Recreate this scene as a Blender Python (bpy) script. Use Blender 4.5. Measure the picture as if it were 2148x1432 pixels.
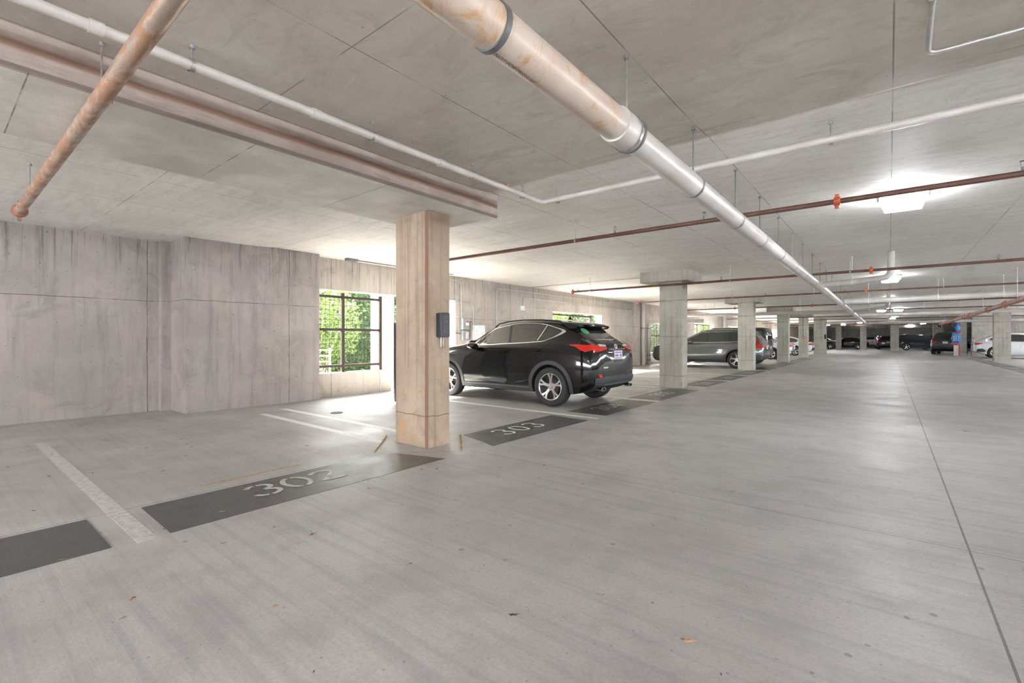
import bpy, bmesh, math, random
from mathutils import Vector, Matrix
from mathutils.bvhtree import BVHTree
PI = math.pi
sc = bpy.context.scene
COL = sc.collection
for o in list(bpy.data.objects): bpy.data.objects.remove(o)

# ---------------------------------------------------------------- camera
F, H, HY = 990.0, 1.23, 711.0            # focal length in px of a 2148 wide frame, eye height, horizon row
cam = bpy.data.cameras.new('camera'); cam.sensor_width = 36.0; cam.lens = 36.0*F/2148.0
cam.shift_y = (HY-716.0)/2148.0
cam.clip_start = .05; cam.clip_end = 500
co = bpy.data.objects.new('camera', cam); COL.objects.link(co)
co.location = (0, 0, H); co.rotation_euler = (PI/2, 0, math.atan(791/990.0))
sc.camera = co
# ---------------------------------------------------------------- light
w = bpy.data.worlds.new('sky'); sc.world = w; w.use_nodes = True
bg = w.node_tree.nodes['Background']
bg.inputs['Color'].default_value = (0.96, 0.97, 1.0, 1); bg.inputs['Strength'].default_value = 14.5
sun = bpy.data.lights.new('sun', 'SUN'); sun.energy = 70.0; sun.angle = math.radians(9.0); sun.color = (1, .95, .86)
so = bpy.data.objects.new('sun', sun); COL.objects.link(so); so.rotation_euler = (math.radians(10), math.radians(-46), 0)
LAMP_W = 36.0                            # strength of the ceiling lamps' lit lenses
sc.view_settings.view_transform = 'Standard'; sc.view_settings.look = 'None'
sc.view_settings.gamma = 1.0; sc.view_settings.exposure = 0.84; sc.view_settings.use_curve_mapping = False
CEIL = 2.95

# ---------------------------------------------------------------- node helpers
class NT:
    def __init__(s, name):
        s.mat = bpy.data.materials.new(name); s.mat.use_nodes = True
        s.t = s.mat.node_tree; s.b = s.t.nodes['Principled BSDF']; s.tc = s.t.nodes.new('ShaderNodeTexCoord')
        s.geo = None
    def lk(s, a, b): s.t.links.new(a, b)
    def put(s, sock, v):
        if hasattr(v, 'is_linked') or isinstance(v, bpy.types.NodeSocket): s.lk(v, sock)
        else: sock.default_value = v
    def M(s, op, a, b=None, c=None):
        n = s.t.nodes.new('ShaderNodeMath'); n.operation = op
        for i, v in enumerate((a, b, c)):
            if v is not None: s.put(n.inputs[i], v)
        return n.outputs[0]
    def clamp(s, a):
        n = s.t.nodes.new('ShaderNodeClamp'); s.lk(a, n.inputs[0]); return n.outputs[0]
    def coord(s, scale=(1, 1, 1), rot=(0, 0, 0), loc=(0, 0, 0)):
        n = s.t.nodes.new('ShaderNodeMapping'); s.lk(s.tc.outputs['Object'], n.inputs[0])
        n.inputs['Scale'].default_value = scale; n.inputs['Rotation'].default_value = rot; n.inputs['Location'].default_value = loc
        return n.outputs[0]
    def xyz(s):
        n = s.t.nodes.new('ShaderNodeSeparateXYZ'); s.lk(s.tc.outputs['Object'], n.inputs[0]); return n.outputs
    def nor(s):
        g = s.t.nodes.new('ShaderNodeNewGeometry'); n = s.t.nodes.new('ShaderNodeSeparateXYZ'); s.lk(g.outputs['Normal'], n.inputs[0]); return n.outputs
    def noise(s, scale, detail=4, rough=.55, vec=None, dist=0):
        n = s.t.nodes.new('ShaderNodeTexNoise'); s.lk(vec or s.coord(), n.inputs['Vector'])
        n.inputs['Scale'].default_value = scale; n.inputs['Detail'].default_value = detail
        n.inputs['Roughness'].default_value = rough; n.inputs['Distortion'].default_value = dist
        return n.outputs[0]
    def vor(s, scale, vec=None):
        n = s.t.nodes.new('ShaderNodeTexVoronoi'); s.lk(vec or s.coord(), n.inputs['Vector']); n.inputs['Scale'].default_value = scale
        return n.outputs['Distance']
    def ss(s, v, lo, hi, a=0., b=1.):
        n = s.t.nodes.new('ShaderNodeMapRange'); n.interpolation_type = 'SMOOTHSTEP'
        s.lk(v, n.inputs[0]); n.inputs[1].default_value = lo; n.inputs[2].default_value = hi
        n.inputs[3].default_value = a; n.inputs[4].default_value = b; return n.outputs[0]
    def mix(s, f, a, b, mode='MIX'):
        n = s.t.nodes.new('ShaderNodeMix'); n.data_type = 'RGBA'; n.blend_type = mode
        s.put(n.inputs[0], f)
        for sock, v in ((n.inputs[6], a), (n.inputs[7], b)):
            if isinstance(v, tuple): v = (v[0], v[1], v[2], 1)
            s.put(sock, v)
        return n.outputs[2]
    def line(s, c, pos, wd):               # 1 on a line at c = pos
        return s.M('LESS_THAN', s.M('ABSOLUTE', s.M('SUBTRACT', c, pos)), wd)
    def lines(s, c, spacing, off, wd):     # 1 on repeated lines
        f = s.M('FRACT', s.M('ADD', s.M('DIVIDE', s.M('SUBTRACT', c, off), spacing), 100.5))
        return s.M('LESS_THAN', s.M('ABSOLUTE', s.M('SUBTRACT', f, .5)), wd/spacing)
    def mx(s, *a):
        r = a[0]
        for q in a[1:]: r = s.M('MAXIMUM', r, q)
        return r
    def bump(s, h, strength=.3, dist=.01):
        n = s.t.nodes.new('ShaderNodeBump'); n.inputs['Strength'].default_value = strength; n.inputs['Distance'].default_value = dist
        s.lk(h, n.inputs['Height']); s.lk(n.outputs[0], s.b.inputs['Normal'])
    def out(s, col, rough=.7, spec=.5, metal=0.):
        if isinstance(col, tuple): col = (col[0], col[1], col[2], 1)
        s.put(s.b.inputs['Base Color'], col); s.put(s.b.inputs['Roughness'], rough)
        s.b.inputs['Specular IOR Level'].default_value = spec; s.put(s.b.inputs['Metallic'], metal)
        return s.mat

def plain(name, col, rough=.6, metal=0., var=.12, scale=9, spec=.5, coat=0., emit=None, alpha=None):
    n = NT(name)
    f = n.noise(scale, 4, .6)
    c = n.mix(n.ss(f, .3, .7), tuple(x*(1-var) for x in col), tuple(min(1, x*(1+var)) for x in col))
    r = n.M('ADD', rough*.88, n.M('MULTIPLY', f, rough*.24))
    m = n.out(c, r, spec, metal)
    n.b.inputs['Coat Weight'].default_value = coat; n.b.inputs['Coat Roughness'].default_value = .03
    if emit: n.b.inputs['Emission Color'].default_value = (*emit[0], 1); n.b.inputs['Emission Strength'].default_value = emit[1]
    return m

def floor_mat():
    n = NT('broomed_concrete_floor'); X, Y, Z = n.xyz()
    big = n.noise(.55, 5, .6); mid = n.noise(2.2, 6, .65); fine = n.noise(60, 3, .6)
    broom = n.noise(1, 4, .7, n.coord((2.2, 110, 1), (0, 0, .06)))
    broom2 = n.noise(1, 3, .6, n.coord((.5, 16, 1), (0, 0, .03)))
    c = n.mix(n.ss(big, .35, .68), (.42, .408, .398), (.51, .497, .485))
    c = n.mix(n.ss(mid, .40, .66, 0, .60), c, (.29, .278, .268))
    c = n.mix(n.ss(n.noise(7, 6, .75, None, .4), .52, .74, 0, .40), c, (.25, .24, .235))
    c = n.mix(n.ss(broom, .35, .7, 0, .28), c, (.50, .49, .48))
    c = n.mix(n.ss(broom2, .46, .70, 0, .42), c, (.28, .278, .28))
    inbay = n.M('MULTIPLY', n.M('LESS_THAN', X, -4.45), n.M('LESS_THAN', X, -3))
    oil = n.ss(n.noise(1.1, 5, .7, None, .6), .52, .72)
    c = n.mix(n.M('MULTIPLY', n.M('MULTIPLY', inbay, oil), .38), c, (.17, .158, .145))
    c = n.mix(n.M('MULTIPLY', inbay, .22), c, (.36, .33, .29))
    sp = n.M('MULTIPLY', n.M('LESS_THAN', n.M('ADD', n.vor(5.5), n.M('MULTIPLY', n.noise(40, 3), .10)), .135), n.M('GREATER_THAN', n.noise(3.3, 2), .50))
    c = n.mix(n.M('MULTIPLY', sp, .6), c, (.13, .125, .12))
    sp2 = n.M('MULTIPLY', n.M('LESS_THAN', n.vor(17), .10), n.M('GREATER_THAN', n.noise(6, 2), .52))
    c = n.mix(n.M('MULTIPLY', sp2, .5), c, (.16, .155, .15))
    c = n.mix(n.ss(fine, .35, .75, 0, .30), c, (.22, .22, .22))
    near = n.M('LESS_THAN', Y, 3.05)
    j = n.mx(n.line(X, .365, .0055), n.M('MULTIPLY', n.line(X, -4.315, .0035), near), n.M('MULTIPLY', n.line(X, -7.75, .003), near),
             n.M('MULTIPLY', n.lines(Y, 4.12, 3.80, .0045), n.M('GREATER_THAN', X, -3.63)))
    # sawn diamond joint around the first pillar
    dd = n.M('ADD', n.M('ABSOLUTE', n.M('SUBTRACT', X, -4.33)), n.M('ABSOLUTE', n.M('SUBTRACT', Y, 3.70)))
    j = n.mx(j, n.line(dd, .66, .008))
    c = n.mix(n.M('MULTIPLY', j, .8), c, (.085, .08, .075))
    n.bump(n.M('ADD', n.M('MULTIPLY', broom, .6), n.M('SUBTRACT', n.M('MULTIPLY', fine, .4), n.M('MULTIPLY', j, 2))), .35, .004)
    r = n.ss(n.noise(1.4, 4), .3, .7, .36, .56)
    return n.out(c, r, .5)

def ceil_mat():
    n = NT('board_marked_concrete_ceiling'); X, Y, Z = n.xyz()
    a = n.noise(.7, 6, .62); b = n.noise(1, 5, .7, n.coord((1.2, 9, 1))); g = n.noise(14, 4, .65)
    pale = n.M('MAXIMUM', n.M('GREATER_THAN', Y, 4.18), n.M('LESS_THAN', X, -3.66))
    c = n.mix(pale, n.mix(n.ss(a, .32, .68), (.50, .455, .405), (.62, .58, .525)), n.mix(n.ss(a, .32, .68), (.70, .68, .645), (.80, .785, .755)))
    c = n.mix(n.ss(b, .45, .72, 0, .30), c, (.42, .39, .35))
    c = n.mix(n.ss(g, .45, .8, 0, .28), c, (.40, .37, .33))
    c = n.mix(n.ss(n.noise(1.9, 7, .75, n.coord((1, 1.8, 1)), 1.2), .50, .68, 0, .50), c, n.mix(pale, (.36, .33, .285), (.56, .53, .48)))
    c = n.mix(n.ss(n.noise(3.1, 6, .7, None, .8), .56, .74, 0, .45), c, (.70, .69, .66))
    brk = n.ss(n.noise(1.3, 4), .40, .52)
    j = n.mx(n.lines(X, 1.22, .02, .004), n.M('MULTIPLY', n.lines(Y, 2.44, 1.55, .0035), brk))
    drop = n.M('LESS_THAN', Z, 2.9)
    c = n.mix(n.M('MULTIPLY', n.M('MULTIPLY', j, n.ss(brk, 0, 1, .35, 1)), .75), c, (.13, .115, .10))
    sp = n.M('MULTIPLY', n.M('LESS_THAN', n.vor(9), .06), n.M('GREATER_THAN', n.noise(2.3, 2), .55))
    c = n.mix(n.M('MULTIPLY', sp, .6), c, (.17, .15, .13))
    n.bump(n.M('ADD', g, n.M('MULTIPLY', j, .8)), .28, .006)
    return n.out(c, n.ss(a, .3, .7, .50, .68), .35)

def wall_mat(name, c1, c2, vs=1.22, voff=0., hz=(1.90, .62), warm=None, axis=1, soft=.8, streak=.45):
    n = NT(name); S = n.xyz(); A = S[axis]; Z = S[2]
    a = n.noise(.9, 6, .6); st = n.noise(1, 6, .7, n.coord((7, 7, .55))); st2 = n.noise(1, 4, .7, n.coord((26, 26, .9)))
    g = n.noise(30, 4, .6)
    c = n.mix(n.ss(a, .32, .68), c1, c2)
    c = n.mix(n.ss(st, .46, .70, 0, streak*1.15), c, tuple(x*.60 for x in c1))
    c = n.mix(n.ss(n.noise(1.6, 7, .72, n.coord(loc=(3, 9, 4)), .9), .50, .68, 0, .5), c, tuple(x*.66 for x in c1))
    c = n.mix(n.ss(n.noise(2.4, 6, .7, None, .5), .55, .75, 0, .35), c, tuple(min(1, x*1.18) for x in c2))
    top = n.ss(Z, 2.05, 2.9)
    c = n.mix(n.M('MULTIPLY', n.ss(st2, .52, .64), n.M('MULTIPLY', top, .75)), c, tuple(x*.45 for x in c1))
    if warm: c = n.mix(n.ss(n.noise(2.0, 5, .6, n.coord(loc=(7, 3, 1))), .52, .72, 0, .55), c, warm)
    wob = n.M('MULTIPLY', n.M('SUBTRACT', n.noise(3, 3), .5), .03)
    A2 = n.M('ADD', A, wob); Z2 = n.M('ADD', Z, n.M('MULTIPLY', wob, .7))
    j = n.lines(A2, vs, voff, .007)
    for h in hz: j = n.mx(j, n.line(Z2, h, .006))
    c = n.mix(n.M('MULTIPLY', j, n.ss(n.noise(4, 3), .35, .55, .35, soft)), c, tuple(x*.30 for x in c1))
    holes = n.M('MULTIPLY', n.M('LESS_THAN', n.vor(13), .10), n.M('GREATER_THAN', n.noise(3.5, 3), .54))
    c = n.mix(n.M('MULTIPLY', holes, .65), c, tuple(x*.28 for x in c1))
    hb = n.M('LESS_THAN', n.vor(4.1), .05)
    c = n.mix(n.M('MULTIPLY', hb, .7), c, tuple(x*.25 for x in c1))
    n.bump(n.M('SUBTRACT', n.M('MULTIPLY', g, .5), n.mx(j, holes)), .35, .006)
    return n.out(c, .78, .3)

def pillar_mat(name, c1, c2, stain, hz, cx, arris=False, rust=.5):
    n = NT(name); X, Y, Z = n.xyz(); N = n.nor()
    a = n.noise(1.7, 6, .62); g = n.noise(34, 4, .6); st = n.noise(1, 5, .7, n.coord((16, 16, .5)))
    c = n.mix(n.ss(a, .33, .68), c1, c2)
    c = n.mix(n.ss(st, .50, .66, 0, .55), c, tuple(x*.6 for x in c1))
    c = n.mix(n.ss(n.noise(4, 7, .75, n.coord(loc=(2, 2, 2)), .8), .52, .70, 0, .4), c, tuple(x*.62 for x in c1))
    low = n.ss(Z, .1, 1.1, 1, .25)
    c = n.mix(n.M('MULTIPLY', n.ss(n.noise(5.5, 5, .65, None, .7), .54, .70), n.M('MULTIPLY', low, rust)), c, stain)
    if arris:
        m = n.M('MULTIPLY', n.M('GREATER_THAN', X, n.M('ADD', cx-.070, n.M('MULTIPLY', n.noise(5, 3), .02))), n.M('LESS_THAN', N[1], -.5))
        c = n.mix(n.M('MULTIPLY', m, .85), c, (.20, .105, .07))
        for px in (-4.44, -4.385, -4.37):      # thin vertical drip lines
            d = n.M('MULTIPLY', n.line(n.M('ADD', X, n.M('MULTIPLY', n.noise(1.1, 2), .03)), px+.015, .0028), n.M('LESS_THAN', N[1], -.5))
            c = n.mix(n.M('MULTIPLY', n.M('MULTIPLY', d, n.M('GREATER_THAN', Z, .9)), .7), c, (.12, .09, .08))
    for h in hz:
        hh = n.M('ADD', Z, n.M('MULTIPLY', n.M('SUBTRACT', n.noise(4, 3), .5), .05))
        c = n.mix(n.M('MULTIPLY', n.line(hh, h, .006), .7), c, tuple(x*.3 for x in c1))
        if not arris: c = n.mix(n.M('MULTIPLY', n.M('LESS_THAN', n.M('ABSOLUTE', n.M('SUBTRACT', Z, h)), n.ss(n.noise(3, 3), .5, .8, 0, .10)), .5), c, (.19, .175, .10))
    holes = n.M('MULTIPLY', n.M('LESS_THAN', n.vor(22), .11), n.M('GREATER_THAN', n.noise(5, 3), .52))
    c = n.mix(n.M('MULTIPLY', holes, .55), c, tuple(x*.3 for x in c1))
    n.bump(n.M('SUBTRACT', n.M('MULTIPLY', g, .6), holes), .35, .005)
    return n.out(c, .75, .35)

def beam_mat():
    n = NT('stained_concrete_beam'); X, Y, Z = n.xyz(); N = n.nor()
    a = n.noise(2, 6, .62); st = n.noise(1, 4, .7, n.coord((9, 1.2, 9)))
    c = n.mix(n.ss(a, .33, .68), (.33, .272, .238), (.43, .368, .33))
    c = n.mix(n.ss(st, .48, .70, 0, .55), c, (.21, .16, .135))
    zz = n.M('ADD', Z, n.M('MULTIPLY', n.M('SUBTRACT', n.noise(1.5, 3), .5), .04))
    band = n.M('MULTIPLY', n.ss(zz, 2.775, 2.80), n.ss(zz, 2.845, 2.82))
    c = n.mix(n.M('MULTIPLY', n.M('MULTIPLY', band, n.M('GREATER_THAN', N[0], .5)), .80), c, (.215, .105, .065))
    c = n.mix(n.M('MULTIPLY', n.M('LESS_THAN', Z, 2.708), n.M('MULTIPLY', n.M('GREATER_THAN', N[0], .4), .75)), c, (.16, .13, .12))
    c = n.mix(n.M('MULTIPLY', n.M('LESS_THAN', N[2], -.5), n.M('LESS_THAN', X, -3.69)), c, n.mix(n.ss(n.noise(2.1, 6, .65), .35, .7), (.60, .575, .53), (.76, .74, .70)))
    yj = n.M('MULTIPLY', n.lines(Y, 1.19, .365, .004), n.M('LESS_THAN', N[2], -.5)); c = n.mix(n.M('MULTIPLY', yj, n.ss(n.noise(2.6, 4), .42, .55, .15, .75)), c, (.15, .12, .10))
    n.bump(n.noise(30, 4, .6), .35, .006)
    return n.out(c, .72, .35)

def pvc_mat(name, yel=True):
    n = NT(name); X, Y, Z = n.xyz()
    c = n.mix(n.ss(n.noise(2.5, 5, .6), .35, .7), (.50, .465, .435), (.60, .58, .56))
    if yel:
        near = n.ss(Y, 2.55, 2.25)
        c = n.mix(n.M('MULTIPLY', near, .42), c, (.56, .38, .26))
        c = n.mix(n.M('MULTIPLY', n.M('MULTIPLY', n.ss(n.noise(6, 6, .7, None, .8), .51, .66), near), .75), c, (.46, .24, .07))
    return n.out(c, .28, .5)

def rust_mat(name, base, hi, mixv=.5):
    n = NT(name)
    f = n.noise(9, 6, .7, n.coord((.35, 1, 1)), .6); g = n.noise(40, 4, .7, n.coord((.3, 1, 1)))
    c = n.mix(n.ss(f, .45, .60), base, hi); c = n.mix(n.ss(g, .55, .75, 0, .4), c, tuple(x*.4 for x in base))
    n.bump(g, .3, .002)
    return n.out(c, n.ss(f, .4, .65, .55, .32), .5, n.ss(f, .45, .62, .1, mixv))

def paint_mat():
    n = NT('worn_dark_floor_paint'); f = n.noise(1, 4, .7, n.coord((2.5, 90, 1), (0, 0, .05))); g = n.noise(3, 5, .65)
    c = n.mix(n.ss(g, .3, .7), (.075, .074, .074), (.105, .103, .10))
    c = n.mix(n.M('MULTIPLY', n.ss(f, .56, .70), .2), c, (.26, .255, .25))
    n.bump(f, .25, .003)
    return n.out(c, n.ss(g, .35, .65, .32, .44), .5)

def foliage_mat(name, a, b):
    n = NT(name); c = n.mix(n.ss(n.noise(9, 3), .35, .65), a, b)
    m = n.out(c, .5, .4); n.b.inputs['Transmission Weight'].default_value = 0
    n.b.inputs['Subsurface Weight'].default_value = 0
    tr = n.t.nodes.new('ShaderNodeBsdfTranslucent'); n.lk(c, tr.inputs[0]); ad = n.t.nodes.new('ShaderNodeMixShader'); ad.inputs[0].default_value = .35
    o = n.t.nodes['Material Output']; n.lk(n.b.outputs[0], ad.inputs[1]); n.lk(tr.outputs[0], ad.inputs[2]); n.lk(ad.outputs[0], o.inputs[0])
    return m

MT = dict(
 floor=floor_mat(), ceil=ceil_mat(), beam=beam_mat(),
 wall_a=wall_mat('pinkish_cast_concrete', (.295, .262, .252), (.375, .338, .328), 2.02, .38, (1.88,), (.40, .33, .29)),
 wall_b=wall_mat('grey_cast_concrete', (.40, .365, .325), (.50, .46, .415), 1.22, 9.12, (1.80, .66), (.46, .38, .29), 1, .8, .3),
 wall_c=wall_mat('cast_concrete_end_wall', (.33, .31, .28), (.43, .41, .38), 2.44, 0, (1.8,), None, 0),
 pil1=pillar_mat('warm_pillar_concrete', (.345, .262, .195), (.45, .355, .272), (.50, .27, .09), (.36,), -4.03, True, .75),
 pil2=pillar_mat('grey_pillar_concrete', (.33, .315, .275), (.42, .405, .365), (.37, .27, .15), (2.2, 1.30, .30), 0, False, .35),  # green cast of the fluorescent light is mixed into this grey
 pil3=pillar_mat('pale_pillar_concrete', (.42, .42, .36), (.52, .52, .46), (.45, .38, .20), (2.15, 1.34, .38), 0, False, .3),  # paler concrete, also tinted with the fluorescent green cast
 pvc=pvc_mat('stained_white_pvc'), pvc2=pvc_mat('white_pvc', False),
 rust=rust_mat('rusting_galvanised_steel', (.34, .19, .115), (.50, .40, .33), .75),
 brown=rust_mat('brown_painted_steel', (.105, .048, .036), (.15, .075, .055), .15),
 redpipe=rust_mat('red_brown_steel', (.26, .11, .07), (.33, .16, .10), .1),
 orange=plain('orange_iron', (.50, .10, .035), .5), galv=plain('galvanised_steel', (.42, .42, .42), .38, .8, .2, 20),
 cond=plain('conduit_steel', (.52, .52, .51), .35, .6), dark=plain('black_rubber', (.018, .018, .02), .7),
 strap=plain('grey_strap', (.16, .165, .17), .5, .4), white=plain('white_enamel', (.75, .75, .74), .4),
 box=plain('grey_electrical_box', (.25, .265, .27), .45, .1), sbox=plain('brushed_cabinet', (.44, .42, .40), .35, .5),
 redp=plain('red_plastic', (.55, .03, .03), .35), blackp=plain('black_plastic', (.03, .03, .036), .38),
 frame=plain('dark_bronze_steel', (.055, .04, .035), .5, .3), paint=paint_mat(),
 lineg=plain('worn_grey_line_paint', (.50, .49, .48), .55, 0, .2, 25), linew=plain('white_line_paint', (.72, .72, .69), .5, 0, .15, 25),
 yel=plain('faded_yellow_paint', (.40, .33, .20), .7, 0, .2, 20), foam=plain('yellow_joint_foam', (.38, .30, .10), .9, 0, .5, 40),
 leafr=plain('dry_red_leaf', (.33, .10, .035), .7, 0, .4, 60), leafb=plain('dry_tan_leaf', (.50, .29, .15), .7, 0, .4, 60),
 leafg=plain('green_leaf', (.20, .25, .06), .6, 0, .4, 60), leafd=plain('dark_leaf', (.05, .045, .04), .7, 0, .3, 60),
 lens=plain('lit_lamp_lens', (.9, .9, .92), .3, 0, .02, 3, .5, 0, ((.93, .96, 1.0), LAMP_W)),
 fol1=foliage_mat('light_green_foliage', (.035, .08, .01), (.10, .15, .03)), fol2=foliage_mat('deep_green_foliage', (.008, .026, .008), (.028, .06, .015)),
 bark=plain('pale_bark', (.42, .33, .26), .8, 0, .25, 12), bounce_gravel=plain('bounce_gravel_ground', (.42, .40, .35), .9, 0, .2, 3),
 outwall=plain('white_rendered_wall', (.72, .74, .78), .7), text=plain('dark_print', (.09, .07, .06), .6),
 glass=plain('dark_tinted_glass', (.012, .014, .013), .04, 0, .1, 3, .8, .6), glassg=plain('green_tinted_glass', (.03, .045, .042), .04, 0, .1, 3, .8, .6),
 tyre=plain('tyre_rubber', (.022, .024, .028), .62, 0, .2, 30), rim=plain('machined_alloy', (.62, .60, .60), .24, .85, .1, 15),
 rimd=plain('dark_wheel_barrel', (.03, .03, .032), .5, .3), chrome=plain('chrome', (.75, .74, .72), .12, 1., .04),
 clad=plain('black_textured_cladding', (.045, .048, .055), .48), red=plain('red_lamp_lens', (.62, .015, .01), .12, 0, .15, 25, .6, .5),
 clear=plain('clear_lamp_lens', (.62, .62, .66), .12, .3, .2, 30, .6, .5), plate=plain('licence_plate', (.62, .60, .72), .4),
 plated=plain('plate_print', (.12, .07, .26), .5), green=plain('green_sticker', (.08, .40, .19), .5, 0, .4, 90),
 seam=plain('panel_gap', (.006, .006, .007), .8), amber=plain('amber_lens', (.8, .35, .06), .3),
 blue=plain('blue_nylon', (.02, .22, .62), .5), navy=plain('dark_blue_nylon', (.07, .08, .17), .6), redc=plain('red_cloth', (.55, .05, .06), .6),
 whitec=plain('white_cloth', (.72, .70, .68), .7), under=plain('underbody', (.012, .012, .013), .8), ssteel=plain('satin_steel', (.35, .36, .38), .3, .9),
 p_black=plain('black_car_paint', (.004, .0045, .005), .12, 0, .1, 5, .25, .75), p_grey=plain('grey_green_car_paint', (.085, .097, .097), .22, .3, .06, 5, .5, 1.),
 p_dark=plain('dark_grey_car_paint', (.035, .037, .042), .28, .2, .1, 5, .5, .8), p_white=plain('white_car_paint', (.66, .68, .72), .2, 0, .05, 5, .5, 1.),
 p_silver=plain('silver_car_paint', (.42, .43, .45), .24, .5, .06, 5, .5, 1.), p_navy=plain('navy_car_paint', (.008, .010, .02), .16, 0, .1, 5, .6, 1.),
)

# ---------------------------------------------------------------- object helpers
def tag(o, label=None, cat=None, group=None, kind=None):
    if label: o['label'] = label
    if cat: o['category'] = cat
    if group: o['group'] = group
    if kind: o['kind'] = kind
    return o
def thing(name, label, cat, loc=(0, 0, 0), rotz=0., group=None):
    o = bpy.data.objects.new(name, None); COL.objects.link(o); o.location = loc; o.rotation_euler = (0, 0, rotz)
    o.empty_display_size = .1
    return tag(o, label, cat, group)
def obj(name, bm, mats, parent=None, smooth=False, label=None):
    me = bpy.data.meshes.new(name); bm.normal_update(); bm.to_mesh(me); bm.free()
    if not isinstance(mats, (list, tuple)): mats = [mats]
    for m in mats: me.materials.append(MT[m] if isinstance(m, str) else m)
    if smooth:
        for p in me.polygons: p.use_smooth = True
        try: me.set_sharp_from_angle(angle=math.radians(38 if smooth is True else smooth))
        except Exception: pass
    o = bpy.data.objects.new(name, me); COL.objects.link(o)
    if parent: o.parent = parent
    if label: o['label'] = label
    return o
def NB(): return bmesh.new()
def box(bm, x0, x1, y0, y1, z0, z1, bev=0., mi=0, mat=None):
    r = bmesh.ops.create_cube(bm, size=1.0); vs = r['verts']
    for v in vs: v.co = Vector(((x0+x1)/2+v.co.x*(x1-x0), (y0+y1)/2+v.co.y*(y1-y0), (z0+z1)/2+v.co.z*(z1-z0)))
    fs = list({f for v in vs for f in v.link_faces})
    for f in fs: f.material_index = mi
    if bev > 0:
        es = list({e for v in vs for e in v.link_edges})
        rr = bmesh.ops.bevel(bm, geom=es, offset=bev, segments=2, affect='EDGES', profile=.7)
        for f in rr['faces']: f.material_index = mi
        vs = list({v for f in rr['faces'] for v in f.verts} | {v for v in vs if v.is_valid})
    if mat is not None: bmesh.ops.transform(bm, matrix=mat, verts=vs)
    return vs
def prism(bm, pts, z0, z1, mi=0):
    a = [bm.verts.new((p[0], p[1], z0)) for p in pts]; b = [bm.verts.new((p[0], p[1], z1)) for p in pts]
    n = len(pts); fs = [bm.faces.new(a[::-1]), bm.faces.new(b)]
    for i in range(n): fs.append(bm.faces.new((a[i], a[(i+1) % n], b[(i+1) % n], b[i])))
    for f in fs: f.material_index = mi
    return a+b
def ring_pts(c, u, v, r, n): return [c+u*math.cos(2*PI*i/n)*r+v*math.sin(2*PI*i/n)*r for i in range(n)]
def frames(pts):
    T = []
    for i in range(len(pts)):
        a = pts[max(0, i-1)]; b = pts[min(len(pts)-1, i+1)]; T.append((b-a).normalized())
    up = Vector((0, 0, 1)) if abs(T[0].z) < .9 else Vector((1, 0, 0))
    u = T[0].cross(up).normalized(); out = []
    for t in T:
        u = (u-t*u.dot(t)).normalized(); out.append((u, t.cross(u).normalized()))
    return out
def tube(bm, pts, r, n=12, caps=True, mi=0):
    pts = [Vector(p) for p in pts]; fr = frames(pts); rs = r if isinstance(r, (list, tuple)) else [r]*len(pts)
    rings = [[bm.verts.new(q) for q in ring_pts(p, u, v, rr, n)] for p, (u, v), rr in zip(pts, fr, rs)]
    for a, b in zip(rings, rings[1:]):
        for i in range(n):
            f = bm.faces.new((a[i], a[(i+1) % n], b[(i+1) % n], b[i])); f.material_index = mi
    if caps:
        bm.faces.new(rings[0][::-1]).material_index = mi; bm.faces.new(rings[-1]).material_index = mi
def bend(pts, rad=.06, n=5):               # rounds the corners of a polyline
    pts = [Vector(p) for p in pts]; out = [pts[0]]
    for i in range(1, len(pts)-1):
        p = pts[i]; a = (pts[i-1]-p); b = (pts[i+1]-p); r = min(rad, a.length*.45, b.length*.45)
        A = p+a.normalized()*r; B = p+b.normalized()*r
        for k in range(n+1):
            t = k/n; out.append(A*(1-t)**2+p*2*t*(1-t)+B*t*t)
    out.append(pts[-1]); return out
def lathe(bm, prof, axis='Y', n=32, c=(0, 0, 0), mi=0, cap=False):
    c = Vector(c); rings = []
    for r, h in prof:
        ring = []
        for i in range(n):
            a = 2*PI*i/n; s, q = math.sin(a)*r, math.cos(a)*r
            p = {'Y': Vector((q, h, s)), 'X': Vector((h, q, s)), 'Z': Vector((q, s, h))}[axis]
            ring.append(bm.verts.new(c+p))
        rings.append(ring)
    for a, b in zip(rings, rings[1:]):
        for i in range(n): bm.faces.new((a[i], a[(i+1) % n], b[(i+1) % n], b[i])).material_index = mi
    if cap:
        bm.faces.new(rings[0][::-1]).material_index = mi; bm.faces.new(rings[-1]).material_index = mi
def struct(name, bm, mats, smooth=False): return tag(obj(name, bm, mats, None, smooth), kind='structure')
def copy_tree(o, parent=None):
    c = o.copy(); COL.objects.link(c)
    if parent: c.parent = parent
    for ch in o.children: copy_tree(ch, c)
    return c

# ================================================================= SETTING
Y0, Y1 = -7.0, 86.0
bm = NB(); box(bm, -9.62, 12, Y0, Y1, -.25, 0); box(bm, -10.2, -9.62, Y0, 5.04, -.25, 0); struct('floor', bm, 'floor')
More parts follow.
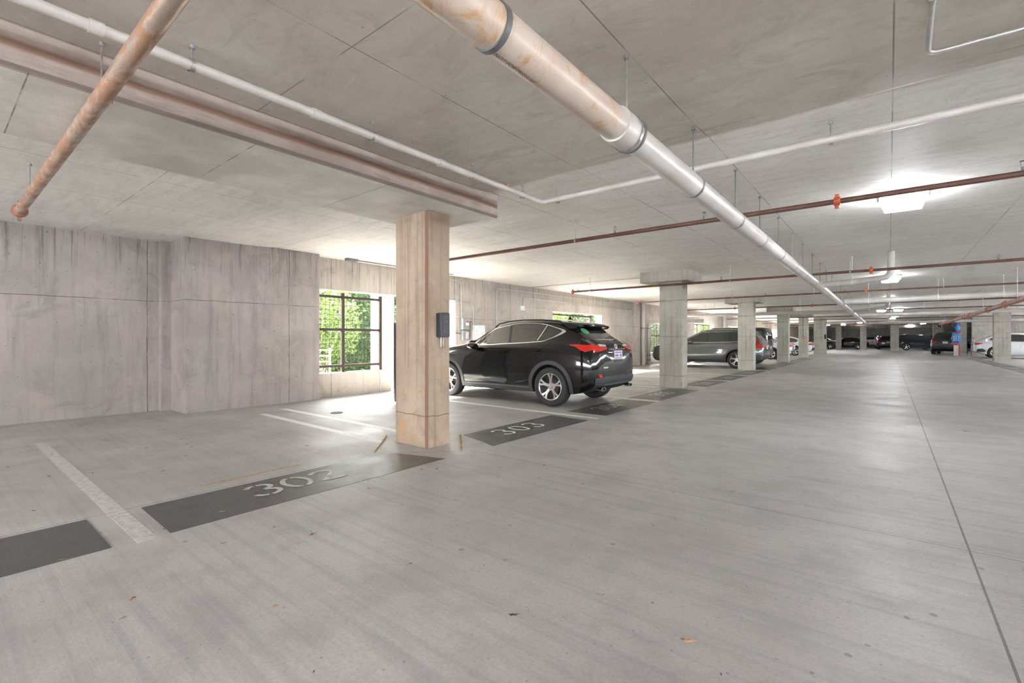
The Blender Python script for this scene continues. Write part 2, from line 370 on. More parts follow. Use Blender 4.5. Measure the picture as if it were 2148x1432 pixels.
# ceiling: the near pour sits slightly lower and ramps up to the far pour at a seam
bm = NB()
prof = [(Y0, 2.915), (2.9, 2.915), (3.5, 2.918), (3.9, 2.928), (4.14, 2.944), (4.20, 2.958), (4.26, CEIL), (Y1, CEIL)]
xs = [-10.3, -5, 0, 5, 12]
def seam(x, y): return y+(.05*x*.12 if 3 < y < 5 else 0)
top = [[bm.verts.new((x, seam(x, y), 3.3)) for x in xs] for y, z in prof]; bot = [[bm.verts.new((x, seam(x, y), z)) for x in xs] for y, z in prof]
for i in range(len(prof)-1):
    for k in range(len(xs)-1):
        bm.faces.new((bot[i][k], bot[i+1][k], bot[i+1][k+1], bot[i][k+1])); bm.faces.new((top[i][k], top[i][k+1], top[i+1][k+1], top[i+1][k]))
for k in range(len(xs)-1):
    bm.faces.new((bot[0][k], bot[0][k+1], top[0][k+1], top[0][k])); bm.faces.new((bot[-1][k+1], bot[-1][k], top[-1][k], top[-1][k+1]))
for i in range(len(prof)-1):
    bm.faces.new((bot[i+1][0], bot[i][0], top[i][0], top[i+1][0])); bm.faces.new((bot[i][-1], bot[i+1][-1], top[i+1][-1], top[i][-1]))
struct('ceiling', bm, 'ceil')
# left wall: recess, thick block, then the long window wall
bm = NB()
box(bm, -10.2, -9.86, Y0, 2.70, 0, CEIL)
box(bm, -10.2, -9.02, 2.70, 5.04, 0, CEIL, .012)
box(bm, -9.86, -9.72, 2.56, 2.70, 0, CEIL)
struct('wall_left', bm, 'wall_a')
WX0, WX1 = -9.62, -9.30
openings = [(5.04, 7.02, .50, 2.29), (7.02, 9.16, 0, 2.29), (13.95, 17.62, .62, 2.22), (22.6, 25.9, .55, 2.12), (29.55, 33.5, .6, 2.22), (37.2, 41.0, .6, 2.2), (46, 50, .6, 2.2), (54, 58, .6, 2.2)]
bm = NB(); y = 5.04
for a, b, z0, z1 in openings:
    if a > y: box(bm, WX0, WX1, y, a, 0, CEIL)
    if z0 > 0: box(bm, WX0, WX1, a, b, 0, z0)
    box(bm, WX0, WX1, a, b, z1, CEIL); y = b
box(bm, WX0, WX1, y, Y1, 0, CEIL)
struct('wall_window_side', bm, 'wall_b')
bm = NB(); box(bm, -9.62, 12, Y1-.3, Y1, 0, CEIL); struct('wall_far', bm, 'wall_c')
bm = NB(); box(bm, 11.7, 12.0, Y0, 50, 0, 1.3); box(bm, 11.7, 12.0, Y0, 50, 2.1, CEIL); box(bm, 11.7, 12, 50, Y1-.3, 0, CEIL)  # unseen open band added along the near part to let daylight in
for k in range(7): box(bm, 11.7, 12.0, Y0+k*9.4, Y0+k*9.4+.6, 1.3, 2.1)
struct('wall_right', bm, 'wall_c')
bm = NB(); box(bm, 5.95, 11.7, 52.0, 52.3, 0, CEIL); struct('wall_cross', bm, 'wall_c')
bm = NB(); box(bm, -9.86, 11.7, Y0, Y0+.3, 0, 1.2); box(bm, -9.86, 11.7, Y0, Y0+.3, 2.2, 2.91); struct('wall_behind', bm, 'wall_c')  # unseen wall; its open band is sized to let daylight onto the foreground
# upstand strip of wall bulge between window bays (pilaster)
bm = NB(); box(bm, -9.30, -9.12, 20.6, 21.05, 0, CEIL); struct('trim_1', bm, 'wall_b')

def window(idx, a, b, z0, z1, posts, rails, label):
    x = -9.50; t = thing('window_%d' % idx, label, 'window', (x, (a+b)/2, z0)); t['kind'] = 'structure'
    cy = (a+b)/2
    for py in posts:
        bm = NB(); box(bm, -.03, .03, py-cy-.035, py-cy+.035, 0, z1-z0-.04, .004)
        box(bm, -.06, .06, py-cy-.07, py-cy+.07, 0, .012); obj('post', bm, 'frame', t)
    for rz, y0, y1 in rails:
        bm = NB(); box(bm, -.025, .025, y0-cy, y1-cy, rz-z0-.028, rz-z0+.028, .004); obj('rail', bm, 'frame', t)
    bm = NB(); ya, yb = a-cy, max(posts)-cy; n = int((yb-ya)/.105)
    for i in range(1, n+1): yy = ya+(yb-ya)*i/(n+.5); box(bm, -.028, -.022, yy-.0035, yy+.0035, .1, z1-z0-.1)
    m = int((z1-z0-.2)/.105)
    for i in range(1, m): zz = .1+(z1-z0-.2)*i/m; box(bm, -.034, -.028, ya, yb, zz-.0035, zz+.0035)
    obj('wire_mesh', bm, 'frame', t)
    return t
window(1, 5.04, 7.02, .50, 2.29, (5.85, 6.84), ((2.16, 5.04, 6.84), (1.44, 5.04, 6.84), (.64, 5.04, 6.84)), 'dark steel framed window with wire mesh beside the thick pinkish wall')
window(2, 13.95, 17.62, .62, 2.22, (15.6, 17.0), ((2.13, 13.95, 17.0), (1.45, 13.95, 17.0)), 'dark steel framed opening behind the roof of the black SUV')
window(3, 22.6, 25.9, .55, 2.12, (23.9, 25.5), ((2.05, 22.6, 25.5), (1.40, 22.6, 25.5)), 'opening with green leaves just left of the second pillar')
window(4, 29.55, 33.5, .6, 2.22, (30.6, 31.9, 33.2), ((2.15, 29.55, 33.2),), 'opening with three dark posts above the grey SUV')
window(5, 37.2, 41.0, .6, 2.2, (38.2, 39.4), ((2.1, 37.2, 41),), 'farthest opening beside the third pillar')

# ------------------------------------------------ drop beam and pillars (one cast piece of building each)
bm = NB(); box(bm, -4.88, -3.665, Y0, 4.31, 2.68, 3.0, .012); struct('trim_2', bm, 'beam')
bm = NB(); box(bm, -4.615, -4.03, 3.545, 3.87, 0, 2.68, .012)
tag(obj('concrete_pillar', bm, 'pil1'), 'warm stained concrete pillar nearest the camera, carrying the car charger', 'pillar', 'concrete pillars on the left of the aisle')
def pillar(x0, x1, y0, y1, label, mat='pil2', cap=None, top=2.68, group='concrete pillars on the left of the aisle'):
    t = thing('concrete_pillar', label, 'pillar', ((x0+x1)/2, (y0+y1)/2, 0), 0, group); cx, cy = (x0+x1)/2, (y0+y1)/2
    bm = NB(); box(bm, x0-cx, x1-cx, y0-cy, y1-cy, 0, top if cap else CEIL, .012); obj('shaft', bm, mat, t)
    if cap: bm = NB(); box(bm, cap[0]-cx, cap[1]-cx, cap[2]-cy, cap[3]-cy, top, 2.97, .01); obj('drop_cap', bm, 'pil2', t)
    return t
pillar(-4.61, -4.03, 11.84, 12.23, 'grey stained pillar with wide drop cap between 305 and the grey SUV', 'pil2', (-5.06, -3.845, 11.66, 12.80))
pillar(-4.78, -4.20, 20.60, 21.00, 'pale green-grey pillar standing in front of the grey SUV', 'pil3', (-5.25, -3.99, 20.5, 21.5))
pillar(-4.72, -4.17, 28.75, 29.15, 'pale pillar beside the dark boxy off-roader, fourth from the camera', 'pil3', (-5.2, -3.95, 28.6, 29.6))
pillar(-4.70, -4.17, 36.35, 36.75, 'pale pillar carrying the red fire alarm', 'pil3', (-5.2, -3.95, 36.36, 37.2))
pillar(-4.76, -4.17, 45.0, 48.4, 'deep pale pier with white drips and a black box on its side', 'pil3')
RG = 'concrete pillars beyond the open floor'
pillar(4.62, 5.31, 37.85, 38.25, 'large grey pillar at right in front of the white coupe SUV', 'pil2', None, 2.68, RG)
pillar(3.98, 4.42, 47.5, 49.5, 'pillar behind the hanging blue bundle', 'pil2', None, 2.68, RG)
pillar(4.66, 5.78, 47.2, 47.7, 'wide wall-like pillar behind the white coupe SUV rear', 'pil2', None, 2.68, RG)
pillar(3.2, 3.95, 59.0, 59.5, 'far pillar behind the dark grey SUV with its tail to the aisle', 'pil2', (2.8, 4.3, 58.7, 59.9), 2.68, RG)
pillar(.10, .80, 62.6, 63.1, 'far pillar at the left end of the big navy SUV', 'pil2', (-.4, 1.4, 62.2, 63.5), 2.68, RG)
pillar(-2.62, -2.02, 67.6, 68.1, 'far pillar with a small red sign between the black sedan and the pale hatchback', 'pil2', (-3.1, -1.5, 67.2, 68.5), 2.68, RG)
pillar(-5.10, -4.55, 69.9, 70.4, 'farthest left pillar between the silver car and the black sedan', 'pil2', (-5.5, -4.1, 69.5, 70.8), 2.68, RG)
# two beams across the far end
bm = NB(); box(bm, -9.3, 11.7, 71.5, 72.1, 2.55, 2.97); struct('trim_3', bm, 'wall_c')

# ------------------------------------------------ floor paint
def stroke(bm, pts, wd, mp, z0=.0035, z1=.0055):
    pts = [Vector((p[0], p[1])) for p in pts]; L = []; R = []
    for i, p in enumerate(pts):
        t = (pts[min(i+1, len(pts)-1)]-pts[max(i-1, 0)]).normalized(); nrm = Vector((-t.y, t.x))*wd/2
        L.append(mp(p+nrm)); R.append(mp(p-nrm))
    for i in range(len(pts)-1):
        for zz in (z1,):
            vs = [bm.verts.new((*q, zz)) for q in (L[i], L[i+1], R[i+1], R[i])]
            f = bm.faces.new(vs); f.normal_update()
            if f.normal.z < 0: f.normal_flip()
def arc(cx, cy, rx, ry, a0, a1, n=12): return [(cx+rx*math.cos(math.radians(a0+(a1-a0)*i/n)), cy+ry*math.sin(math.radians(a0+(a1-a0)*i/n))) for i in range(n+1)]
DIG = {                                     # stencil digits in a .6 x 1 box
 '0': [arc(.3, .5, .24, .42, 100, 262), arc(.3, .5, .24, .42, -82, 80)],
 '3': [arc(.28, .73, .22, .2, 165, 100, 5), arc(.28, .73, .22, .2, 85, -80, 10), arc(.28, .29, .24, .22, 75, -85, 10), arc(.28, .29, .24, .22, -100, -165, 5)],
 '2': [arc(.3, .72, .23, .2, 170, -20, 12)+[(.30, .36)], [(.24, .28), (.06, .07)], [(.14, .07), (.54, .07)]],
 '4': [[(.40, .95), (.05, .36)], [(.05, .30), (.34, .30)], [(.44, .30), (.56, .30)], [(.40, .86), (.40, .05)]],
 '5': [[(.12, .93), (.50, .93)], [(.12, .86), (.10, .55)], arc(.27, .32, .24, .25, 110, -80, 12), arc(.27, .32, .24, .25, -100, -160, 5)],
 '6': [arc(.3, .3, .22, .23, 80, -80, 8), arc(.3, .3, .22, .23, 100, 260, 8), arc(.48, .45, .4, .5, 175, 110, 8)],
 '7': [[(.08, .93), (.52, .93)], [(.50, .86), (.24, .05)]],
 '8': [arc(.3, .72, .2, .2, -80, 80, 8), arc(.3, .72, .2, .2, 100, 260, 8), arc(.3, .27, .23, .22, -80, 80, 8), arc(.3, .27, .23, .22, 100, 260, 8)],
 '9': [arc(.3, .7, .22, .23, 80, -80, 8), arc(.3, .7, .22, .23, 100, 260, 8), arc(.12, .55, .4, .5, -10, -70, 8)],
 '1': [[(.3, .95), (.3, .05)]]}
def number_panel(num, x0, x1, y0, y1, ydig, hx=.36, adv=.30, side=1, label=None, shape=None, seen=True):
    t = thing('number_panel', label or 'dark painted floor panel with the stall number %s' % num, 'floor marking', ((x0+x1)/2, (y0+y1)/2, 0), 0, 'dark stall number panels')
    cx, cy = (x0+x1)/2, (y0+y1)/2
    bm = NB(); pts = shape or [(x0, y0), (x1, y0), (x1, y1), (x0, y1)]
    prism(bm, [(p[0]-cx, p[1]-cy) for p in pts], .0003, .003); obj('painted_panel', bm, 'paint', t)
    if seen:
        for i, ch in enumerate(num):
            bm = NB()
            for st in DIG[ch]:
                if side > 0: mp = lambda p, i=i: (-3.80-p.y*hx-cx, ydig+i*adv+p.x*hx*1.15-cy)     # read from the aisle
                else: mp = lambda p, i=i: (x0+.12+p.y*hx-cx, ydig-i*adv-p.x*hx*1.15-cy)
                stroke(bm, st, .105, mp)
            obj('digit', bm, 'lineg' if num in ('301', '302') else 'linew', t)
number_panel('301', -4.27, -3.58, -1.45, .70, -.75, label='dark painted floor panel cut by the left picture edge')
number_panel('302', -4.26, -3.57, 1.0, 3.34, 1.62, adv=.27, shape=[(-4.26, 1.0), (-3.56, .985), (-3.57, 3.36), (-4.12, 3.20), (-4.26, 3.06)])
number_panel('303', -4.27, -3.56, 4.12, 6.30, 4.68, adv=.33, shape=[(-4.27, 4.34), (-3.86, 4.22), (-3.56, 4.10), (-3.55, 6.28), (-4.27, 6.36)])
number_panel('304', -4.28, -3.55, 6.86, 8.92, 7.35)
number_panel('305', -4.28, -3.57, 9.25, 11.68, 9.95)
number_panel('306', -4.36, -3.66, 12.6, 14.65, 13.2); number_panel('307', -4.36, -3.66, 14.95, 17.25, 15.6); number_panel('308', -4.36, -3.68, 17.5, 20.2, 18.4)
number_panel('309', -4.4, -3.72, 21.2, 23.5, 21.9); number_panel('310', -4.4, -3.72, 23.8, 26.1, 24.5); number_panel('311', -4.4, -3.72, 26.4, 28.5, 27.0)
number_panel('312', -4.4, -3.72, 29.4, 31.6, 30.1); number_panel('313', -4.4, -3.72, 31.9, 34.0, 32.6); number_panel('314', -4.4, -3.72, 34.3, 36.1, 34.8)
for k, (a, b) in enumerate(((17.6, 20.4), (20.7, 23.4), (23.7, 26.4), (26.7, 29.4), (29.7, 32.3), (32.6, 35.2), (35.5, 37.6), (38.6, 41.2))):
    number_panel(str(268-k), 3.76, 4.44, a, b, b-.7, side=-1, seen=k > 2, label='dark stall number panel on the right side of the aisle, %s from the camera' % ('first', 'second', 'third', 'fourth', 'fifth', 'sixth', 'seventh', 'eighth')[k])
def paint_line(x0, x1, y, wd, mat, label, cat='floor line', y2=None):
    y2 = y if y2 is None else y2
    bm = NB(); prism(bm, [(x0, y-wd/2), (x0, y+wd/2), (x1, y2+wd/2), (x1, y2-wd/2)][::-1], .0002, .0025)
    tag(obj('stall_line', bm, mat), label, cat, 'painted stall lines')
paint_line(-7.83, -3.54, .875, .10, 'lineg', 'worn grey stall line left of the 302 panel', y2=.865)
paint_line(-8.35, -4.72, 3.985, .10, 'linew', 'white stall line running behind the nearest pillar', y2=3.985)
paint_line(-8.05, -4.72, 3.50, .10, 'linew', 'white stall line ending just left of the nearest pillar', y2=3.43)
paint_line(-8.4, -3.52, 6.60, .10, 'linew', 'white stall line between panels 303 and 304', y2=6.54)
paint_line(-8.4, -3.54, 9.10, .10, 'linew', 'white stall line between panels 304 and 305')
paint_line(-8.4, -4.66, 11.72, .10, 'linew', 'white stall line reaching the near side of the second pillar')
paint_line(-8.4, -3.6, 12.42, .10, 'linew', 'white stall line passing the far side of the second pillar')
for yy, nm in ((14.8, 'between panels 306 and 307'), (17.38, 'between panels 307 and 308'), (20.35, 'in front of the third pillar'), (23.65, 'between the grey SUV and the boxy off-roader'), (26.25, 'beyond the boxy off-roader'), (31.75, 'between panels 312 and 313'), (34.15, 'between panels 313 and 314')):
    paint_line(-8.4, -3.66, yy, .10, 'linew', 'white stall line '+nm)
for k, yy in enumerate((20.55, 23.55, 26.55, 29.55, 32.45, 35.35, 38.4)):
    paint_line(3.7, 8.6, yy, .10, 'linew', 'white stall line on the right of the aisle, %s from the camera' % ('first', 'second', 'third', 'fourth', 'fifth', 'sixth', 'seventh')[k])
bm = NB(); prism(bm, [(-4.52, 1.45), (-4.47, 1.45), (-4.49, 2.32), (-4.54, 2.32)], .0002, .0022)
tag(obj('yellow_mark', bm, 'yel'), 'faded yellow strip above the digits 302', 'floor marking')
bm = NB(); prism(bm, [(-4.50, 9.7), (-4.45, 9.7), (-4.47, 10.8), (-4.52, 10.8)], .0002, .0022)
tag(obj('yellow_mark', bm, 'yel'), 'faded yellow strip beside the panel 305', 'floor marking')
# joint foam strips by the first pillar
def foam(a, b, wd, label):
    bm = NB(); random.seed(4); n = 12; A = Vector(a); B = Vector(b); pts = [A.lerp(B, i/n)+Vector((random.uniform(-.004, .004), random.uniform(-.004, .004), .004+random.random()*.006)) for i in range(n+1)]
    tube(bm, pts, [wd*(.7+.6*random.random()) for _ in pts], 6); tag(obj('joint_filler', bm, 'foam'), label, 'joint filler')
foam((-4.25, 4.275, 0), (-3.70, 3.735, 0), .012, 'ragged yellow joint filler strip right of the nearest pillar foot')
foam((-4.96, 3.67, 0), (-4.37, 3.08, 0), .009, 'ragged joint filler strip left of the nearest pillar foot')
def disc(x, y, r, mat, name, label, cat):
    bm = NB(); lathe(bm, [(r, .0005), (r, .006), (r*.82, .007), (r*.8, .004), (.01, .004)], 'Z', 28); o = obj(name, bm, mat, None, True); o.location = (x, y, 0); tag(o, label, cat)
disc(-7.19, 4.32, .10, 'dark', 'floor_drain', 'small round dark drain lid on the lit floor near the mesh window', 'drain')
disc(.02, 12.95, .14, 'galv', 'floor_drain', 'round drain cover in the middle of the open aisle', 'drain')

# ------------------------------------------------ leaves and litter
def leaf(x, y, s, mat, label, group=None, kind=0, ang=None):
    random.seed(int(x*977+y*31)); a = random.uniform(0, 6.28) if ang is None else ang
    bm = NB(); out = []
    n = 9 if kind else 7
    for i in range(n):
        th = 2*PI*i/n; r = s*(1 if i % 2 == 0 else (.55 if kind else .72))*(1.0 if not kind else 1.0)*random.uniform(.75, 1.1)
        out.append(Vector((math.cos(th)*r, math.sin(th)*r*.6, .002+random.random()*s*.22)))
    c = bm.verts.new((0, 0, s*.12+.003)); vs = [bm.verts.new(p) for p in out]
    for i in range(n): bm.faces.new((c, vs[i], vs[(i+1) % n]))
    tube(bm, [(s*.8, 0, .003), (s*1.3, .1*s, .004)], s*.035+.0004, 5)
    o = obj('fallen_leaf', bm, mat); o.location = (x, y, 0); o.rotation_euler = (0, 0, a); tag(o, label, 'leaf', group)
for L in [(-2.80, .628, .022, 'leafr', 'dark red curled leaf on bare floor nearest the bottom left'), (-2.841, 1.541, .026, 'leafr', 'orange-red leaf on bare floor below the 302 panel'),
          (-2.206, 1.016, .02, 'leafb', 'pale tan leaf right of the dark red leaf'), (-3.194, 2.033, .022, 'leafb', 'tan leaf between the 302 panel and the nearest pillar front'),
          (-1.311, 1.644, .024, 'leafd', 'black leaf scrap near the bottom centre of the floor'), (-.644, 1.944, .035, 'leafb', 'large broken orange leaf at the bottom right of centre'),
          (-2.046, 1.667, .018, 'leafg', 'small olive green leaf in the middle of the bare floor'), (-3.342, 2.294, .022, 'leafr', 'red-brown leaf below the digit 2 of 302'),
          (-3.605, .486, .02, 'leafg', 'yellow-green leaf on the left dark panel'), (.793, 8.667, .04, 'leafg', 'green leaf beside the long floor joint at right'),
          (-3.72, 1.33, .02, 'leafb', 'tan leaf lying on the 302 panel'), (-3.66, .98, .02, 'leafr', 'orange leaf between the grey line and the 302 panel'),
          (-3.45, 2.95, .022, 'leafr', 'brown leaf at the right corner of the 302 panel'), (-3.35, 3.05, .02, 'leafd', 'dark leaf just off the right corner of the 302 panel'),
          (-2.9, 3.45, .024, 'leafg', 'green leaf on the floor right of the nearest pillar'), (-2.62, 3.78, .026, 'leafg', 'green leaf at the start of the cross joint'),
          (-3.75, 3.0, .02, 'leafg', 'green leaf on the shiny end of the 302 panel'), (-3.3, 7.9, .035, 'leafb', 'orange leaf beside the 304 panel')]:
    leaf(L[0], L[1], L[2], L[3], L[4], 'fallen leaves on the floor', 1 if L[3] != 'leafg' else 0)
random.seed(11)
for i in range(46):
    x = random.uniform(-8.6, -4.6); y = random.uniform(.2, 3.4)
    leaf(x, y, random.uniform(.012, .024), random.choice(('leafd', 'leafd', 'leafb')), 'tiny dry leaf scrap scattered in the empty stall left of the pillar', 'leaf scraps in the empty stall', 1)
for i in range(26):
    leaf(random.uniform(-3.3, -.4), random.uniform(.7, 3.4), random.uniform(.006, .012), random.choice(('leafd', 'leafb', 'leafg')), 'crumb of dry leaf scattered on the near bare floor', 'leaf crumbs on the near floor', 1)

# ================================================================= PIPES
def hanger(parent, x, y, zt, zb, r, axis, mat='galv', rod=.0055):
    """ threaded rod from the slab and a clevis ring round a pipe running along `axis` """
    bm = NB(); tube(bm, [(x, y, zt), (x, y, zb+r)], rod, 6)
    lathe(bm, [(.016, 0), (.016, -.02)], 'Z', 8, (x, y, zt), cap=True)
    n = 20; rr = r+.006; w2 = .012
    A = []; B = []
    for i in range(n):
        a = 2*PI*i/n; p, q = math.cos(a)*rr, math.sin(a)*rr
        if q > rr*.6: p *= .75; q *= 1.12
        if axis == 'Y': A.append(bm.verts.new((x+p, y-w2, zb+q))); B.append(bm.verts.new((x+p, y+w2, zb+q)))
        else: A.append(bm.verts.new((x-w2, y+p, zb+q))); B.append(bm.verts.new((x+w2, y+p, zb+q)))
    for i in range(n): bm.faces.new((A[i], A[(i+1) % n], B[(i+1) % n], B[i]))
    return obj('hanger', bm, mat, parent)
def ringband(parent, p, axis, r, wd, mat, name='coupling'):
    bm = NB(); lathe(bm, [(r-.004, -wd/2), (r+.004, -wd/2), (r+.004, wd/2), (r-.004, wd/2)], axis, 28, p); return obj(name, bm, mat, parent, True)
def gcoupling(parent, p, axis, r):          # orange grooved coupling with two bolt ears
    bm = NB(); lathe(bm, [(r, -.03), (r+.016, -.028), (r+.022, 0), (r+.016, .028), (r, .03)], axis, 20, p)
    for s in (-1, 1):
        if axis == 'X': box(bm, p[0]-.02, p[0]+.02, p[1]-.014, p[1]+.014, p[2]+s*(r+.028)-.018, p[2]+s*(r+.028)+.018, .006)
        else: box(bm, p[0]-.014, p[0]+.014, p[1]-.02, p[1]+.02, p[2]+s*(r+.028)-.018, p[2]+s*(r+.028)+.018, .006)
    return obj('coupling', bm, 'orange', parent, True)

# big white drain pipe along the aisle
t = thing('drain_pipe', 'large white plastic drain pipe hanging along the aisle ceiling', 'pipe', (-1.22, 0, 2.455), 0, None)
T = lambda p: (p[0]+1.22, p[1], p[2]-2.455)
def zc(y): return 2.455 if y < 2.5 else 2.455-(y-2.5)*.0052
bm = NB(); tube(bm, [T((-1.22, -6, 2.455)), T((-1.22, 2.5, 2.455))], .088, 36); obj('pipe_length', bm, 'pvc', t, True, 'yellow-stained near length')
bm = NB(); tube(bm, [T((-1.22, 2.46, 2.455)), T((-1.22, 2.50, 2.455)), T((-1.22, 39, zc(39)))], .084, 32); obj('pipe_length', bm, 'pvc2', t, True)
bm = NB(); tube(bm, [T((-1.22, 2.46, 2.455)), T((-1.22, 2.66, 2.455))], .100, 36); obj('coupling', bm, 'pvc2', t, True, 'white socket joint')
ringband(t, T((-1.22, 1.40, 2.455)), 'Y', .092, .028, 'strap', 'strap'); ringband(t, T((-1.22, 2.66, 2.455)), 'Y', .103, .022, 'strap', 'strap')
for i, yy in enumerate((2.62, 3.84, 5.16, 6.32, 7.55, 8.75, 9.95, 11.3, 12.7, 14.1, 15.5, 17, 18.5, 20.2, 22, 24)):
    hanger(t, 0, yy, (2.915 if yy < 3.9 else CEIL)-2.455, zc(yy)-2.455, .1 if i == 0 else .084, 'Y', 'galv' if i < 1 else 'strap')
# print on the pipe
cu = bpy.data.curves.new('print', 'FONT'); cu.body = 'NOT FOR PRESSURE'; cu.size = .030
to = bpy.data.objects.new('print', cu); COL.objects.link(to); dg = bpy.context.evaluated_depsgraph_get(); me = bpy.data.meshes.new_from_object(to.evaluated_get(dg)); bpy.data.objects.remove(to)
bm = NB(); bm.from_mesh(me); 
bmesh.ops.subdivide_edges(bm, edges=bm.edges[:], cuts=1)
for v in bm.verts:
    a = math.radians(257)+v.co.y/.088; s = v.co.x
    v.co = Vector((math.cos(a)*.0887, 1.43+s*1.0, math.sin(a)*.0887))
obj('pipe_print', bm, 'text', t, False, 'small dark lettering reading NOT FOR PRESSURE')

# white L-shaped small pipe
WZ = 2.80
t = thing('white_ceiling_pipe', 'slim white pipe following the stained beam and turning right across the ceiling', 'pipe', (-3.12, 4.46, WZ))
T = lambda p: (p[0]+3.12, p[1]-4.46, p[2]-WZ)
bm = NB(); tube(bm, [T(p) for p in bend([(-3.14, -7, WZ), (-3.12, 4.46, WZ), (9, 4.52, WZ+.01)], .10, 6)], .029, 20); obj('pipe_length', bm, 'pvc2', t, True)
for yy in (-.4, .97, 2.18, 3.3, 4.1): hanger(t, -.01, yy-4.46, 2.915-WZ, 0, .029, 'Y')
for xx in (-2.93, -.36, 2.0, 4.5): hanger(t, xx+3.12, .03, CEIL-WZ, 0, .029, 'X')
for yy in (.55, 1.72, 2.9): ringband(t, T((-3.125, yy, WZ)), 'Y', .031, .06, 'pvc2')
ringband(t, T((-.1, 4.49, WZ)), 'X', .031, .05, 'pvc2')
bm = NB(); bmesh.ops.create_icosphere(bm, subdivisions=2, radius=.022, matrix=Matrix.Translation(T((-3.11, 3.82, WZ+.025)))); obj('rust_lump', bm, 'leafb', t, True, 'brown mud lump on the pipe')

# rusty sprinkler pipe crossing at upper left
t = thing('rusty_pipe', 'rusty galvanised pipe crossing above the stained beam at upper left', 'pipe', (-4, .64, 2.60)); T = lambda p: (p[0]+4, p[1]-.64, p[2]-2.60)
bm = NB(); tube(bm, [T((3.0, .60, 2.58)), T((-7.25, .655, 2.60))], .043, 28); obj('pipe_length', bm, 'rust', t, True)
bm = NB(); lathe(bm, [(.043, .05), (.062, .04), (.070, .0), (.062, -.03), (.045, -.035), (.001, -.035)], 'X', 24, T((-7.26, .655, 2.60)))
for s in (-1, 1): box(bm, -3.29, -3.24, -.014+.015, .014+.015, s*.085-.02, s*.085+.02, .006)
obj('end_cap', bm, 'redpipe', t, True)
hanger(t, T((-3.50, 0, 0))[0], 0, 2.915-2.60, -.002, .043, 'X', 'galv', .005); hanger(t, T((-6.45, 0, 0))[0], .01, 2.915-2.60, 0, .043, 'X', 'galv', .005); hanger(t, T((.5, 0, 0))[0], 0, .315, -.01, .043, 'X')

# brown sprinkler branch lines across the garage
def sprinkler_line(y, z, x0, x1, label, r=.024, hang=(), heads=(), coup=(), endcap=False, mat='brown', zt=CEIL):
    t = thing('sprinkler_pipe', label, 'pipe', ((x0+x1)/2, y, z), 0, 'brown sprinkler branch lines'); cx = (x0+x1)/2
    bm = NB(); tube(bm, [(x0-cx, 0, 0), (x1-cx, 0, 0)], r, 14); obj('pipe_length', bm, mat, t, True)
    for h in hang: hanger(t, h-cx, 0, zt-z, 0, r, 'X')
    for h in heads:
        bm = NB(); tube(bm, [(h-cx, 0, r), (h-cx, 0, r+.03)], .011, 8); box(bm, h-cx-.016, h-cx-.011, -.004, .004, r+.03, r+.075); box(bm, h-cx+.011, h-cx+.016, -.004, .004, r+.03, r+.075)
        lathe(bm, [(.001, r+.078), (.022, r+.080), (.022, r+.083), (.001, r+.084)], 'Z', 12, (h-cx, 0, 0)); obj('sprinkler_head', bm, 'strap', t)
    for h in coup: gcoupling(t, (h-cx, 0, 0), 'X', r)
    if endcap: gcoupling(t, (x0-cx+.03, 0, 0), 'X', r)
sprinkler_line(5.92, 2.655, -6.75, 9, 'brown sprinkler pipe nearest the camera, passing in front of the big ceiling lamp', .027, (-3.55, -1.55, 2.4), (-2.93, -1.75, .9), (-.42,))
sprinkler_line(11.8, 2.60, -7.20, 9, 'brown sprinkler pipe second from the camera, passing the second pillar cap', .027, (-6.6, -2.9, -.62, 3.4), (-7.0, -3.1, 1.5), (-.28,), True)
sprinkler_line(18.0, 2.70, -7.95, 9, 'brown sprinkler pipe third from the camera, ending at the white downpipes', .025, (-7.0, -4.35, -1.9, 1.2, 3.1), (-7.8, -3.3), (-.55,), True)
for k, (yy, zz, r_) in enumerate(((23.6, 2.66, .025), (29.5, 2.68, .025), (35.5, 2.64, .026), (41.5, 2.66, .026), (47.5, 2.64, .03), (53, 2.62, .03), (59, 2.62, .03))):
    sprinkler_line(yy, zz, -8.95, 11.6, 'brown sprinkler pipe across the %s' % ('middle, just beyond the thick white cross pipe', 'middle, above the boxy off-roader', 'rear, by the fire alarm pillar', 'rear, above the white coupe SUV', 'rear, by the deep pale pier', 'far rear, above the grey SUV at right', 'far end, nearest the far pillars')[k], r_,
                   (-6.5, -3.0, -.5, 2.6, 5.2), (-5.2, 1.7), ((-5.6, -2.55) if k == 0 else (-.5+k*.35,)), False)

# PVC branches
def pvc_branch(label, pts, r, hangs=(), rad=.22, cat='pipe', mat='pvc2'):
    p0 = Vector(pts[0]); t = thing('branch_pipe', label, cat, p0, 0, 'white plastic branch pipes')
    bm = NB(); tube(bm, [q-p0 for q in bend(pts, rad, 7)], r, 20); obj('pipe_length', bm, mat, t, True)
    bm = NB(); a = Vector(pts[-1])-p0
    for (hx, hy, hz) in hangs: hanger(t, hx-p0.x, hy-p0.y, CEIL-p0.z, hz-p0.z, r, 'X', 'white')
    bm.free()
    return t
pvc_branch('white branch pipe rising to the ceiling behind the big lamp', [(-1.12, 12.27, 2.41), (-.9, 12.25, 2.42), (.03, 11.9, 2.45), (.03, 11.9, CEIL)], .060, [(-.6, 12.1, 2.43)], .16)
pvc_branch('thick bright white pipe running right from the drain pipe', [(-1.125, 18.38, 2.40), (-1.0, 18.4, 2.42), (9.5, 17.6, 2.46)], .085, [(-.5, 18.35, 2.42), (1.1, 18.2, 2.43), (2.4, 18.1, 2.44), (5, 17.9, 2.45)], .2)
